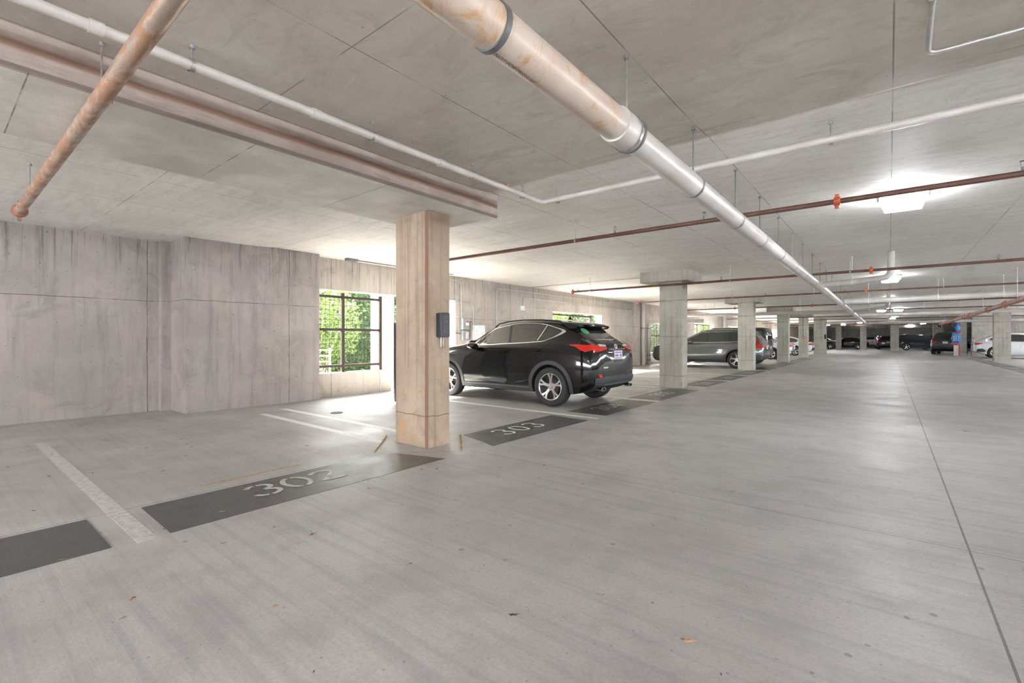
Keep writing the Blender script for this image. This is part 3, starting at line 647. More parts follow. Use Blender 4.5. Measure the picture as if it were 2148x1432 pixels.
pvc_branch('white branch pipe rising to the ceiling in the middle of the garage', [(-1.125, 23.6, 2.36), (-.8, 23.55, 2.38), (-.02, 22.3, 2.42), (-.02, 22.3, CEIL)], .065, [(-.6, 23.1, 2.4)], .2)
pvc_branch('long grey-white pipe coming from the window wall above the grey SUV', [(-9.25, 24.6, 2.44), (-1.315, 24.6, 2.40)], .080, [(-7.2, 24.6, 2.44), (-5.0, 24.6, 2.43), (-3.1, 24.6, 2.42)], .2)
pvc_branch('white pipe running right above the rear of the aisle', [(-1.12, 27.6, 2.33), (-.9, 27.6, 2.35), (9, 27.0, 2.40)], .075, [(1.2, 27.5, 2.36), (3.6, 27.4, 2.37)], .2)
pvc_branch('white pipe at the far end of the large drain pipe', [(-1.11, 39.0, 2.28), (-1.0, 39.2, 2.30), (9.5, 38.9, 2.36)], .085, [(.5, 39.2, 2.31), (2.6, 39.1, 2.33)], .2)
pvc_branch('white riser stub near the far lamps', [(-.1, 30.5, 2.30), (.05, 30.5, 2.32), (.05, 30.5, CEIL)], .05, (), .1)
# spiky bird strip on the long pipe
t = thing('bird_spikes', 'row of dark bird spikes along the pipe above the grey SUV', 'spikes', (-6.9, 24.6, 2.545)); bm = NB()
for i in range(70):
    xx = -1.9+i*.062; tube(bm, [(xx, 0, 0), (xx+.012*math.sin(i*2.1), .02*math.cos(i*3.), .07)], .004, 4)
box(bm, -2, 2.5, -.012, .012, -.006, .004); obj('spike_strip', bm, 'strap', t)

# red-brown fire main along the right of the aisle
t = thing('fire_main', 'red-brown fire main with orange couplings running along the right ceiling', 'pipe', (2.45, 20, 2.15)); T = lambda p: (p[0]-2.45, p[1]-20, p[2]-2.15)
bm = NB(); tube(bm, [T((2.38, 13, 2.15)), T((2.56, 41.0, 2.16))], .060, 20); obj('pipe_length', bm, 'redpipe', t, True)
for yy in (18.0, 20.9, 25.4, 27.4, 31.8, 35.8, 39.6): gcoupling(t, T((2.38+(yy-13)*.0064, yy, 2.15+(yy-13)*.0004)), 'Y', .062)
for yy in (16.4, 22.0, 29.0, 37.0): hanger(t, T((2.38+(yy-13)*.0064, 0, 0))[0], yy-20, CEIL-2.15, .005, .06, 'Y')
bm = NB(); lathe(bm, [(.001, .28), (.10, .26), (.13, .1), (.12, -.05), (.06, -.08)], 'Y', 18, T((2.56, 41.1, 2.10))); obj('valve_body', bm, 'blackp', t, True)
bm = NB(); lathe(bm, [(.10, -.015), (.13, 0), (.10, .015)], 'Z', 16, T((2.55, 40.8, 2.33))); tube(bm, [T((2.55, 40.8, 2.2)), T((2.55, 40.8, 2.33))], .02, 8); obj('valve_wheel', bm, 'orange', t, True)

# conduit at the top right
t = thing('ceiling_conduit', 'bent steel conduit on the ceiling at the top right corner', 'conduit', (.17, 3.6, 2.895)); T = lambda p: (p[0]-.17, p[1]-3.6, p[2]-2.895)
bm = NB(); tube(bm, [T(p) for p in bend([(.165, 3.08, 2.885), (.175, 3.655, 2.885), (3.4, 3.80, 2.895)], .07, 7)], .0135, 14); obj('tube', bm, 'cond', t, True)
bm = NB(); lathe(bm, [(.017, -.02), (.017, .02)], 'Y', 12, T((.165, 3.08, 2.885)), cap=True); box(bm, -.03, .03, -.56, -.53, -.01, .04); obj('connector', bm, 'galv', t)
bm = NB(); box(bm, .42, .47, .01, .05, .0, .035, .005); obj('clip', bm, 'orange', t)

# ceiling conduits and wall conduits
def conduit(label, pts, r=.011, rad=.10, mat='cond', cat='conduit', name='wall_conduit', clips=()):
    p0 = Vector(pts[0]); bm = NB(); tube(bm, [q-p0 for q in bend(pts, rad, 6)], r, 10); o = obj(name, bm, mat, None, True); o.location = p0
    tag(o, label, cat, 'steel conduits on the window wall' if name == 'wall_conduit' else None); return o
wx = WX1+.02
conduit('conduit dropping from the ceiling line to the grey switch box', [(wx, 7.4, 2.86), (wx, 9.34, 2.84), (wx, 9.36, 1.80)], .013, .16)
conduit('conduit looping from the opening corner down to the steel cabinet', [(wx, 9.05, 2.24), (wx, 9.83, 2.22), (wx, 9.84, 1.63)], .013, .16)
conduit('tall conduit rising from behind the black SUV and turning along the wall top', [(wx, 10.86, .5), (wx, 10.86, 2.77), (wx, 21, 2.80)], .013, .16)
conduit('conduit from the small white box up to the ceiling', [(wx, 12.06, 2.30), (wx, 12.03, 2.62), (wx, 12.45, 2.90), (wx, 12.48, 2.925), (-5.1, 12.5, 2.925)], .013, .08)
conduit('conduit looping from the small white box along the wall', [(wx, 12.16, 2.30), (wx, 12.20, 2.56), (wx, 12.5, 2.57), (wx, 21, 2.58)], .012, .14)
conduit('short conduit from the small white box to the second opening', [(wx, 12.25, 2.24), (wx, 13.95, 2.22)], .011, .05)
bm = NB(); box(bm, WX1, WX1+.06, 12.03, 12.24, 2.16, 2.30, .006); tag(obj('junction_box', bm, 'white'), 'small white junction box on the wall left of the second opening', 'electrical box')
# switch boxes and cabinet
t = thing('switch_box', 'grey safety switch box with white and red sticker on the wall', 'electrical box', (WX1, 9.45, 1.49))
bm = NB(); box(bm, 0, .13, -.13, .13, 0, .31, .008); obj('case', bm, 'box', t)
bm = NB(); box(bm, .13, .134, -.02, .09, .12, .24); obj('sticker', bm, 'white', t); bm = NB(); box(bm, .134, .136, -.02, .09, .20, .24); obj('sticker_band', bm, 'redp', t)
bm = NB(); tube(bm, [(.1, .14, .12), (.1, .17, .2), (.13, .175, .24)], .012, 8); obj('lever', bm, 'blackp', t, True)
t = thing('meter_box', 'grey meter box below the safety switch', 'electrical box', (WX1, 9.46, 1.20)); bm = NB(); box(bm, 0, .11, -.12, .13, 0, .27, .008); obj('case', bm, 'box', t)
bm = NB(); box(bm, .11, .116, -.02, .11, .04, .23, .002); obj('cover', bm, 'cond', t)
t = thing('steel_cabinet', 'steel cabinet on the wall above the black SUV bonnet', 'electrical box', (WX1, 9.85, 1.20)); bm = NB(); box(bm, 0, .24, -.22, .26, 0, .43, .008); obj('case', bm, 'sbox', t)
bm = NB(); box(bm, .24, .246, -.20, .24, .02, .41, .002); obj('door', bm, 'cond', t)
conduit('thin black cable from the opening to the meter box', [(wx, 8.4, 1.50), (wx, 8.9, 1.42), (wx, 9.34, 1.38)], .008, .3, 'blackp', 'cable', 'black_cable')
# small ceiling strip light above window 1
t = thing('ceiling_conduit', 'thin dark conduit with a small box on the ceiling above the mesh window', 'conduit', (-9.0, 5.75, 2.93)); bm = NB(); tube(bm, [(0, .1, 0), (.02, 3.0, 0)], .012, 8); obj('tube', bm, 'strap', t)
bm = NB(); box(bm, -.06, .06, -.12, .14, -.03, .02, .005); obj('box', bm, 'strap', t)
# downpipes
for yy, xx, nm in ((21.45, -9.16, 'pale downpipe standing against the wall left of the second pillar'), (35.6, -9.16, 'pale downpipe above the grey SUV roof')):
    t = thing('downpipe', nm, 'pipe', (xx, yy, 0)); bm = NB(); tube(bm, [(0, 0, 0), (0, 0, CEIL)], .10, 18); obj('pipe_length', bm, 'pvc2', t, True)
    for zz in (.22, .45, 1.75): ringband(t, (0, 0, zz), 'Z', .105, .04, 'pvc2' if zz < 1 else 'strap')
t = thing('downpipe', 'downpipe with an elbow turning right at the top, beside the opening', 'pipe', (-9.14, 22.1, 0)); bm = NB(); tube(bm, bend([(0, 0, 0), (0, 0, 2.05), (.6, 1.0, 2.08), (2.2, 1.3, 2.1)], .35, 8), .095, 18); obj('pipe_length', bm, 'pvc2', t, True)
for zz in (.22, .45, 1.75): ringband(t, (0, 0, zz), 'Z', .10, .04, 'strap')

# ------------------------------------------------ lamps
def ceiling_lamp(x, y, s, label, z=None):
    z = z or (2.915 if y < 3.9 else CEIL)
    t = thing('ceiling_lamp', label, 'lamp', (x, y, z), 0, 'square ceiling lamps'); a = .215*s
    bm = NB(); box(bm, -a-.01, a+.01, -a-.01, a+.01, -.05, 0, .006); obj('housing', bm, 'white', t)
    bm = NB(); b = a*.80
    top = [bm.verts.new(p) for p in ((-a, -a, -.05), (a, -a, -.05), (a, a, -.05), (-a, a, -.05))]; bot = [bm.verts.new(p) for p in ((-b, -b, -.17), (b, -b, -.17), (b, b, -.17), (-b, b, -.17))]
    bm.faces.new(bot[::-1])
    for i in range(4): bm.faces.new((top[i], top[(i+1) % 4], bot[(i+1) % 4], bot[i]))
    bmesh.ops.recalc_face_normals(bm, faces=bm.faces[:]); 
    o = obj('lens', bm, 'lens', t)
    for sx in (-1, 1):
        bm = NB(); box(bm, sx*(a+.004)-.006, sx*(a+.004)+.006, -.03, .03, -.12, -.02); obj('latch', bm, 'galv', t)
for x, y, nm in ((.13, 7.25, 'large lit square ceiling lamp at upper right, nearest the camera'), (.02, 16.4, 'lit ceiling lamp seen behind the bend of the first white riser'),
                 (.0, 25.4, 'lit ceiling lamp behind the second white riser'), (-.35, 34, 'left one of the paired lit lamps over the rear aisle'), (.4, 34, 'right one of the paired lit lamps over the rear aisle'),
                 (-2.3, 58.5, 'lit lamp straight above the far black sedan'), (-5.6, 66, 'far lit lamp left of the far pillars'), (.2, 47, 'lit lamp over the rear crossing'), (5.4, 60, 'far lit lamp behind the grey SUV at right'), (2.8, 66, 'far lit lamp above the big navy SUV'), (-5.8, 78, 'added fill lamp at the left of the far wall'), (1.5, 80, 'added fill lamp at the middle of the far wall'), (-4.0, 64.5, 'added fill lamp over the far black saloon at left'), (1.9, 71.5, 'added fill lamp over the black SUV behind the navy one'), (-1.6, 74.6, 'added fill lamp over the pale hatchback'), (7.5, 72, 'added fill lamp at the right of the far wall'),  # the lamps not called lit are added to brighten the far end
                 (-7.2, 31, 'lamp over the stalls on the left'), (7.2, 44, 'lamp over the white coupe SUV'),
                 (.1, -2.0, 'lamp behind the camera'), (.1, -9.0, 'second lamp behind the camera'), (6.5, 3, 'lamp over the stalls outside the right of the view'), (6.5, 14, 'second lamp outside the right of the view')):
    ceiling_lamp(x, y, 1.0, nm)

# ------------------------------------------------ things on pillars
t = thing('car_charger', 'black wall box car charger on the side of the nearest pillar', 'charger', (-4.03, 3.72, 1.23)); bm = NB(); box(bm, 0, .10, -.065, .065, .02, .30, .022); obj('case', bm, 'blackp', t, True)
bm = NB(); box(bm, .10, .106, -.05, .05, .06, .27, .003); obj('front_cover', bm, 'clad', t)
bm = NB(); tube(bm, bend([(.03, -.012, .03), (.03, -.012, -.10), (.03, .018, -.10), (.03, .018, .03)], .02), .006, 8); obj('cable_hook', bm, 'galv', t, True)
bm = NB(); lathe(bm, [(.010, 0), (.010, .006)], 'X', 12, (.106, 0, .2), cap=True); obj('button', bm, 'strap', t)
t = thing('car_charger', 'small black box on the side of the deep pale pier', 'charger', (-4.17, 46.5, 1.25)); bm = NB(); box(bm, 0, .12, -.10, .10, 0, .36, .01); obj('case', bm, 'blackp', t)
bm = NB(); box(bm, .12, .126, -.07, .07, .05, .3, .002); obj('front_cover', bm, 'clad', t)
t = thing('fire_alarm', 'red fire alarm box with white strobe on the fifth pillar', 'fire alarm', (-4.43, 36.35, 1.34)); bm = NB(); box(bm, -.07, .07, -.06, 0, -.09, .09, .01); obj('case', bm, 'redp', t); bm = NB(); box(bm, -.03, .03, -.075, -.06, -.04, .04, .005); obj('strobe', bm, 'white', t)
bm = NB(); tube(bm, [(0, -.02, .09), (0, -.02, 1.3)], .012, 8); obj('conduit', bm, 'strap', t)
for x, y, z, nm in ((3.3, 59.0, 1.2, 'tiny red alarm on the pillar left of the grey SUV at right'), (-2.3, 67.58, 1.7, 'tiny red sign on the far pillar behind the black sedan')):
    t = thing('fire_alarm', nm, 'fire alarm', (x, y, z)); bm = NB(); box(bm, -.1, .1, -.08, 0, -.1, .1, .01); obj('case', bm, 'redp', t); bm = NB(); box(bm, -.05, .05, -.09, -.08, -.04, .04); obj('strobe', bm, 'white', t)
# steel gate leaf behind the pillar
t = thing('steel_gate', 'dark grey steel gate leaf seen edge-on behind the nearest pillar', 'gate', (-7.6, 5.82, 0)); bm = NB(); box(bm, -.02, .55, .0, .04, .04, 1.53, .006); obj('panel', bm, 'clad', t)
bm = NB(); box(bm, -.03, .01, -.01, .05, 0, 1.55, .006); box(bm, .53, .57, -.01, .05, 0, 1.55, .006); obj('post', bm, 'clad', t)
# hanging bundle on the right pillar
def lump(bm, c, r, mi=0, seed=0, sub=3):
    random.seed(seed); res = bmesh.ops.create_icosphere(bm, subdivisions=sub, radius=1)
    for v in res['verts']:
        k = 1+.10*math.sin(v.co.x*5+seed)+.10*math.sin(v.co.z*7+seed*2); v.co = Vector((c[0]+v.co.x*r[0]*k, c[1]+v.co.y*r[1]*k, c[2]+v.co.z*r[2]*k))
t = thing('hanging_bundle', 'blue bundle with red trim and white drape hanging on a pillar at right', 'hanging bundle', (3.85, 47.1, 0))
for nm, m, c, r, sd in (('hood', 'navy', (-.02, 0, 2.25), (.24, .2, .34), 1), ('flap', 'blue', (.03, -.16, 2.02), (.13, .08, .30), 2), ('collar', 'redc', (.05, -.05, 1.70), (.19, .17, .10), 3), ('bag', 'blue', (-.05, -.05, 1.28), (.27, .22, .42), 4), ('base', 'redc', (-.1, -.05, .88), (.22, .19, .10), 5)):
    bm = NB(); lump(bm, c, r, 0, sd); obj(nm, bm, m, t, True)
bm = NB(); box(bm, -.16, .10, -.02, .04, .02, .85, .01); obj('drape', bm, 'whitec', t); bm = NB(); box(bm, .10, .15, -.04, .04, .02, .85, .01); obj('stripe', bm, 'redc', t)
bm = NB(); tube(bm, [(0, .05, 2.5), (0, .05, CEIL)], .02, 6); obj('strap', bm, 'strap', t)
bm = NB(); random.seed(3)
for i in range(9): box(bm, -.20+(i % 3)*.12, -.14+(i % 3)*.12, -.30, -.26, 1.10+(i//3)*.14, 1.19+(i//3)*.14, .01)
obj('lettering', bm, 'whitec', t)

# ================================================================= CARS
def mono(keys):
    n = len(keys); xs = [k[0] for k in keys]; ys = [k[1] for k in keys]
    d = [(ys[i+1]-ys[i])/(xs[i+1]-xs[i]) for i in range(n-1)]; m = [d[0]]+[0 if d[i-1]*d[i] <= 0 else 2*d[i-1]*d[i]/(d[i-1]+d[i]) for i in range(1, n-1)]+[d[-1]]
    def f(x):
        if x <= xs[0]: return ys[0]
        if x >= xs[-1]: return ys[-1]
        i = max(k for k in range(n-1) if xs[k] <= x); h = xs[i+1]-xs[i]; t = (x-xs[i])/h
        return ys[i]*(1+2*t)*(1-t)**2+m[i]*h*t*(1-t)**2+ys[i+1]*t*t*(3-2*t)+m[i+1]*h*t*t*(t-1)
    return f
def cat(pts, n=3):
    out = []
    for i in range(len(pts)-1):
        p0, p1, p2, p3 = pts[max(0, i-1)], pts[i], pts[i+1], pts[min(len(pts)-1, i+2)]
        for k in range(n):
            t = k/n; out.append(tuple(.5*((2*p1[j])+(-p0[j]+p2[j])*t+(2*p0[j]-5*p1[j]+4*p2[j]-p3[j])*t*t+(-p0[j]+3*p1[j]-3*p2[j]+p3[j])*t**3) for j in (0, 1)))
    out.append(pts[-1]); return out
TYPES = {
 'nx': dict(wb=2.66, r=.362, tw=.225,
  zt=[(-.86, 1.075), (-.82, 1.14), (-.62, 1.275), (-.30, 1.475), (-.12, 1.565), (.2, 1.605), (.7, 1.625), (1.2, 1.605), (1.6, 1.515), (2.0, 1.31), (2.3, 1.145), (2.7, 1.09), (3.1, 1.03), (3.4, .93), (3.52, .82)],
  zs=[(-.86, .93), (-.6, 1.06), (0, 1.10), (1, 1.08), (2, 1.03), (2.4, 1.0), (3.1, .9), (3.52, .70)],
  W=[(-.86, .76), (-.80, .84), (-.6, .905), (0, .925), (1.3, .905), (2.66, .92), (3.1, .88), (3.4, .76), (3.52, .60)],
  wr=[(-.86, .60), (-.6, .63), (-.2, .60), (.5, .62), (1.2, .62), (1.8, .62), (2.3, .70), (3, .68), (3.52, .45)],
  zb=[(-.86, .42), (-.7, .32), (-.4, .24), (2.9, .22), (3.3, .25), (3.52, .35)],
  dlo=[[(1.98, 1.135), (1.62, 1.385), (1.39, 1.455), (1.12, 1.50), (1.03, 1.15)], [(.97, 1.155), (1.06, 1.505), (.90, 1.52), (.36, 1.505), (.24, 1.48), (.05+.30, 1.19)], [(.29, 1.20), (.19, 1.465), (.05, 1.43), (-.12, 1.365), (.10, 1.24)]],
  outline=[(2.03, 1.115), (1.64, 1.40), (1.39, 1.477), (.90, 1.543), (.36, 1.528), (.05, 1.455), (-.20, 1.365), (.12, 1.215), (.33, 1.172), (1.14, 1.13)],
  doors=[[(1.02, 1.12), (1.00, .30)], [(.20, 1.20), (.22, .95), (.42, .62)], [(1.98, 1.10), (2.02, .75), (2.02, .32)]],
  handles=[(1.17, .985), (.36, 1.02)], rearglass=[(-.62, 1.225), (.62, 1.225), (.585, 1.33), (.53, 1.50), (-.53, 1.50), (-.585, 1.33)]),
 'suv': dict(wb=2.85, r=.37, tw=.235,
  zt=[(-.92, 1.02), (-.88, 1.10), (-.70, 1.36), (-.52, 1.565), (-.35, 1.61), (.3, 1.65), (1.0, 1.655), (1.5, 1.60), (1.9, 1.43), (2.35, 1.17), (2.6, 1.10), (3.2, 1.03), (3.6, .93), (3.72, .80)],
  zs=[(-.92, .9), (-.6, 1.05), (0, 1.07), (1, 1.04), (2, 1.0), (2.5, .98), (3.2, .9), (3.72, .68)],
  W=[(-.92, .80), (-.84, .88), (-.6, .93), (0, .95), (1.3, .94), (2.85, .95), (3.3, .90), (3.6, .78), (3.72, .62)],
  wr=[(-.92, .62), (-.6, .66), (-.2, .66), (.5, .67), (1.2, .67), (1.8, .66), (2.3, .72), (3, .70), (3.72, .45)],
  zb=[(-.92, .42), (-.7, .32), (-.4, .24), (3.1, .22), (3.5, .25), (3.72, .35)],
  dlo=[[(2.15, 1.11), (1.75, 1.36), (1.42, 1.50), (1.20, 1.525), (1.12, 1.10)], [(1.06, 1.105), (1.12, 1.53), (.35, 1.53), (.18, 1.12)], [(.12, 1.125), (.28, 1.525), (-.15, 1.50), (-.42, 1.40), (-.38, 1.20)]],
  outline=[(2.2, 1.09), (1.75, 1.38), (1.42, 1.525), (.35, 1.555), (-.15, 1.53), (-.46, 1.42), (-.42, 1.17), (.6, 1.085)],
  doors=[[(1.09, 1.08), (1.07, .30)], [(.14, 1.10), (.18, .95), (.42, .62)], [(2.1, 1.08), (2.15, .75), (2.15, .32)]],
  handles=[(1.30, .93), (.42, .97)], rearglass=[(-.60, 1.17), (.60, 1.17), (.54, 1.50), (-.54, 1.50)]),
 'boxy': dict(wb=2.95, r=.40, tw=.25,
  zt=[(-.72, 1.62), (-.66, 1.76), (-.4, 1.80), (1.6, 1.81), (1.85, 1.74), (2.05, 1.42), (2.2, 1.22), (2.5, 1.18), (3.35, 1.12), (3.5, 1.02)],
  zs=[(-.72, 1.12), (2, 1.12), (2.4, 1.1), (3.35, 1.04), (3.5, .95)],
  W=[(-.72, .80), (-.66, .84), (0, .86), (2.8, .84), (3.4, .74), (3.5, .68)],
  wr=[(-.72, .70), (-.5, .73), (1.6, .73), (2.2, .70), (3.5, .55)],
  zb=[(-.72, .52), (-.5, .45), (3.2, .42), (3.5, .55)],
  dlo=[[(1.95, 1.17), (1.80, 1.66), (1.12, 1.68), (1.10, 1.17)], [(1.02, 1.17), (1.04, 1.68), (.35, 1.68), (.30, 1.17)], [(.20, 1.17), (.24, 1.68), (-.52, 1.66), (-.55, 1.17)]],
  outline=None, doors=[[(1.06, 1.10), (1.06, .50)], [(.25, 1.1), (.25, .9), (.42, .72)]], handles=[(1.25, 1.02), (.45, 1.02)], rearglass=[(-.55, 1.2), (.55, 1.2), (.52, 1.62), (-.52, 1.62)]),
 'sedan': dict(wb=2.78, r=.335, tw=.215,
  zt=[(-1.05, .92), (-1.0, 1.0), (-.55, 1.07), (-.40, 1.10), (.15, 1.36), (.7, 1.44), (1.2, 1.43), (1.6, 1.30), (2.15, 1.02), (2.6, .96), (3.3, .84), (3.62, .70)],
  zs=[(-1.05, .82), (-.6, .96), (0, .96), (1, .93), (2, .90), (2.5, .88), (3.2, .76), (3.62, .60)],
  W=[(-1.05, .74), (-.95, .84), (-.6, .90), (0, .915), (1.3, .91), (2.8, .90), (3.2, .84), (3.5, .70), (3.62, .55)],
  wr=[(-1.05, .62), (-.5, .64), (0, .56), (.5, .57), (1.2, .58), (1.8, .60), (2.3, .70), (3, .66), (3.62, .42)],
  zb=[(-1.05, .38), (-.8, .26), (-.4, .19), (3.0, .18), (3.4, .2), (3.62, .3)],
  dlo=[[(2.0, .98), (1.55, 1.24), (1.25, 1.34), (1.08, 1.36), (1.02, .97)], [(.96, .97), (1.02, 1.365), (.5, 1.36), (.05, 1.26), (-.25, 1.10), (-.02, 1.0)]],
  outline=[(2.06, .96), (1.55, 1.26), (1.25, 1.36), (.5, 1.385), (.05, 1.285), (-.32, 1.10), (-.02, .98)],
  doors=[[(1.0, .94), (.98, .25)], [(.1, .98), (.14, .85), (.40, .6)]], handles=[(1.2, .85), (.3, .88)], rearglass=[(-.5, 1.12), (.5, 1.12), (.44, 1.33), (-.44, 1.33)]),
 'coupe': dict(wb=2.86, r=.375, tw=.25,
  zt=[(-.98, 1.02), (-.94, 1.09), (-.75, 1.15), (-.3, 1.38), (.2, 1.55), (.8, 1.625), (1.2, 1.61), (1.6, 1.50), (2.1, 1.25), (2.4, 1.13), (3.2, 1.03), (3.6, .92), (3.72, .80)],
  zs=[(-.98, .92), (-.6, 1.04), (0, 1.06), (1, 1.03), (2, 1.0), (2.5, .98), (3.2, .9), (3.72, .68)],
  W=[(-.98, .80), (-.9, .88), (-.6, .94), (0, .96), (1.3, .94), (2.85, .95), (3.3, .90), (3.6, .78), (3.72, .62)],
  wr=[(-.98, .66), (-.6, .68), (-.2, .60), (.5, .62), (1.2, .64), (1.8, .64), (2.3, .72), (3, .70), (3.72, .45)],
  zb=[(-.98, .42), (-.7, .32), (-.4, .24), (3.1, .22), (3.5, .25), (3.72, .35)],
  dlo=[[(2.1, 1.09), (1.62, 1.37), (1.3, 1.49), (1.16, 1.51), (1.10, 1.08)], [(1.04, 1.085), (1.10, 1.515), (.6, 1.50), (.1, 1.39), (-.15, 1.28), (-.02, 1.12)]],
  outline=[(2.15, 1.07), (1.62, 1.39), (1.3, 1.515), (.6, 1.525), (.1, 1.415), (-.24, 1.27), (-.05, 1.09)],
  doors=[[(1.07, 1.06), (1.05, .30)], [(.14, 1.10), (.18, .95), (.42, .62)]], handles=[(1.25, .93), (.38, .96)], rearglass=[(-.56, 1.17), (.56, 1.17), (.5, 1.42), (-.5, 1.42)]),
}
def section(P, x):
    W, zb, zs, zt, wr = P['fW'](x), P['fzb'](x), P['fzs'](x), P['fzt'](x), P['fwr'](x)
    g = zt-zs; zr = zt-.10*min(1, g/.35)-.012; wr = min(wr, W*.9)
    if g < .2: wr = W*.9*(1-g/.2)+wr*(g/.2)
    pts = [(0, zb), (.78*W, zb), (.915*W, zb+.025), (.975*W, zb+.13*(zs-zb)/.8+.02), (W, zb+.42*(zs-zb)), (.992*W, zb+.74*(zs-zb)), (.955*W, zs), ]
    if g > .25: pts += [(.955*W*.62+wr*.38, zs+(zr-zs)*.36), (wr+.03, zr-.03)]
    pts += [(wr*.97, zr+.035*min(1, g/.35)), (wr*.8, zt-.022*min(1, g/.3)), (wr*.45, zt-.005), (0, zt)]
    if g <= .25: pts.insert(7, (.90*W, zs+(zt-zs)*.55)); pts.insert(8, (.86*W, zs+(zt-zs)*.75))
    return cat(pts, 3)
def body_bm(P):
    x0, x1 = P['zt'][0][0], P['zt'][-1][0]; xs = sorted(set([x0+.02*i for i in range(6)]+[x1-.02*i for i in range(6)]+[x0+(x1-x0)*i/64 for i in range(65)]))
    xs = [x for i, x in enumerate(xs) if i == 0 or x-xs[i-1] > .004]
    bm = NB(); rings = []
    def addring(x, sec, sc_=1., cz=0.):
        full = [(y, z) for y, z in sec]+[(-y, z) for y, z in sec[-2:0:-1]]
        rings.append([bm.verts.new((x, y*sc_, cz+(z-cz)*sc_)) for y, z in full])
    s0 = section(P, x0); zc0 = (s0[0][1]+s0[-1][1])/2; s1 = section(P, x1); zc1 = (s1[0][1]+s1[-1][1])/2
    for k, dx in ((.3, .062), (.7, .052), (.88, .036), (.96, .018)): addring(x0-dx, s0, k, zc0)
    for x in xs: addring(x, section(P, x))
    for k, dx in ((.96, .02), (.88, .045), (.7, .07), (.3, .085)): addring(x1+dx, s1, k, zc1)
    n = len(rings[0])
    for a, b in zip(rings, rings[1:]):
        for i in range(n): bm.faces.new((a[i], b[i], b[(i+1) % n], a[(i+1) % n]))
    bm.faces.new(rings[0]); bm.faces.new(rings[-1][::-1])
    bmesh.ops.recalc_face_normals(bm, faces=bm.faces[:])
    return bm
def decal(bvh, poly, side, off=.004, step=.09, sink=.006):
    """ cut a 2-D outline into small faces, press it on the body from one side and give it thickness """
    bm = NB(); vs = [bm.verts.new((p[0], p[1], 0)) for p in poly]; bm.faces.new(vs)
    us = [p[0] for p in poly]; ws = [p[1] for p in poly]
    for lo, hi, ax in ((min(us), max(us), 0), (min(ws), max(ws), 1)):
        k = int((hi-lo)/step)
        for i in range(1, k+1):
            c = [0, 0, 0]; nn = [0, 0, 0]; c[ax] = lo+(hi-lo)*i/(k+1); nn[ax] = 1
            bmesh.ops.bisect_plane(bm, geom=bm.verts[:]+bm.edges[:]+bm.faces[:], plane_co=c, plane_no=nn)
    base = {}
    last = None
    for v in list(bm.verts):
        a, b = v.co.x, v.co.y
        if side in 'LR':
            s = 1 if side == 'L' else -1; o, d = Vector((a, 3*s, b)), Vector((0, -s, 0))
        elif side == 'B': o, d = Vector((-4, a, b)), Vector((1, 0, 0))
        elif side == 'F': o, d = Vector((8, a, b)), Vector((-1, 0, 0))
        else: o, d = Vector((a, b, 4)), Vector((0, 0, -1))
        loc, nrm, _, _ = bvh.ray_cast(o, d)
        if loc is None:
            loc, nrm, _, _ = bvh.find_nearest(o+d*(3 if side in 'LRT' else 4))
        base[v] = (loc, nrm)
    bm.verts.ensure_lookup_table(); orig = bm.verts[:]
    ref = {v: base[v] for v in orig}
    for v in orig: v.co = ref[v][0]-ref[v][1]*sink
    r = bmesh.ops.extrude_face_region(bm, geom=bm.faces[:])
    new = [g for g in r['geom'] if isinstance(g, bmesh.types.BMVert)]
    for v in new:
        o = min(orig, key=lambda q: (q.co-v.co).length_squared) if False else None
    # extruded copies sit on the originals: push them outward along the stored normal
    from mathutils.kdtree import KDTree
    kd = KDTree(len(orig))
    for i, v in enumerate(orig): kd.insert(v.co, i)
    kd.balance()
    for v in new:
        _, i, _ = kd.find(v.co); v.co = v.co+ref[orig[i]][1]*(sink+off)
    bmesh.ops.recalc_face_normals(bm, faces=bm.faces[:])
    return bm
def bandpoly(pts, wd):
    L, R = [], []
    V = [Vector(p) for p in pts]
    for i, p in enumerate(V):
        t = (V[min(i+1, len(V)-1)]-V[max(i-1, 0)]).normalized(); n = Vector((-t.y, t.x))*wd/2; L.append(tuple(p+n)); R.append(tuple(p-n))
    return L+R[::-1]
def smoothloop(pts, n=4): 
    m = len(pts); out = []
    for i in range(m):
        p0, p1, p2, p3 = [Vector(pts[(i+k) % m]) for k in (-1, 0, 1, 2)]
        for k in range(n):
            t = k/n; out.append(tuple(.5*((2*p1)+(-p0+p2)*t+(2*p0-5*p1+4*p2-p3)*t*t+(-p0+3*p1-3*p2+p3)*t**3)))
    return out
WHEELS = {}
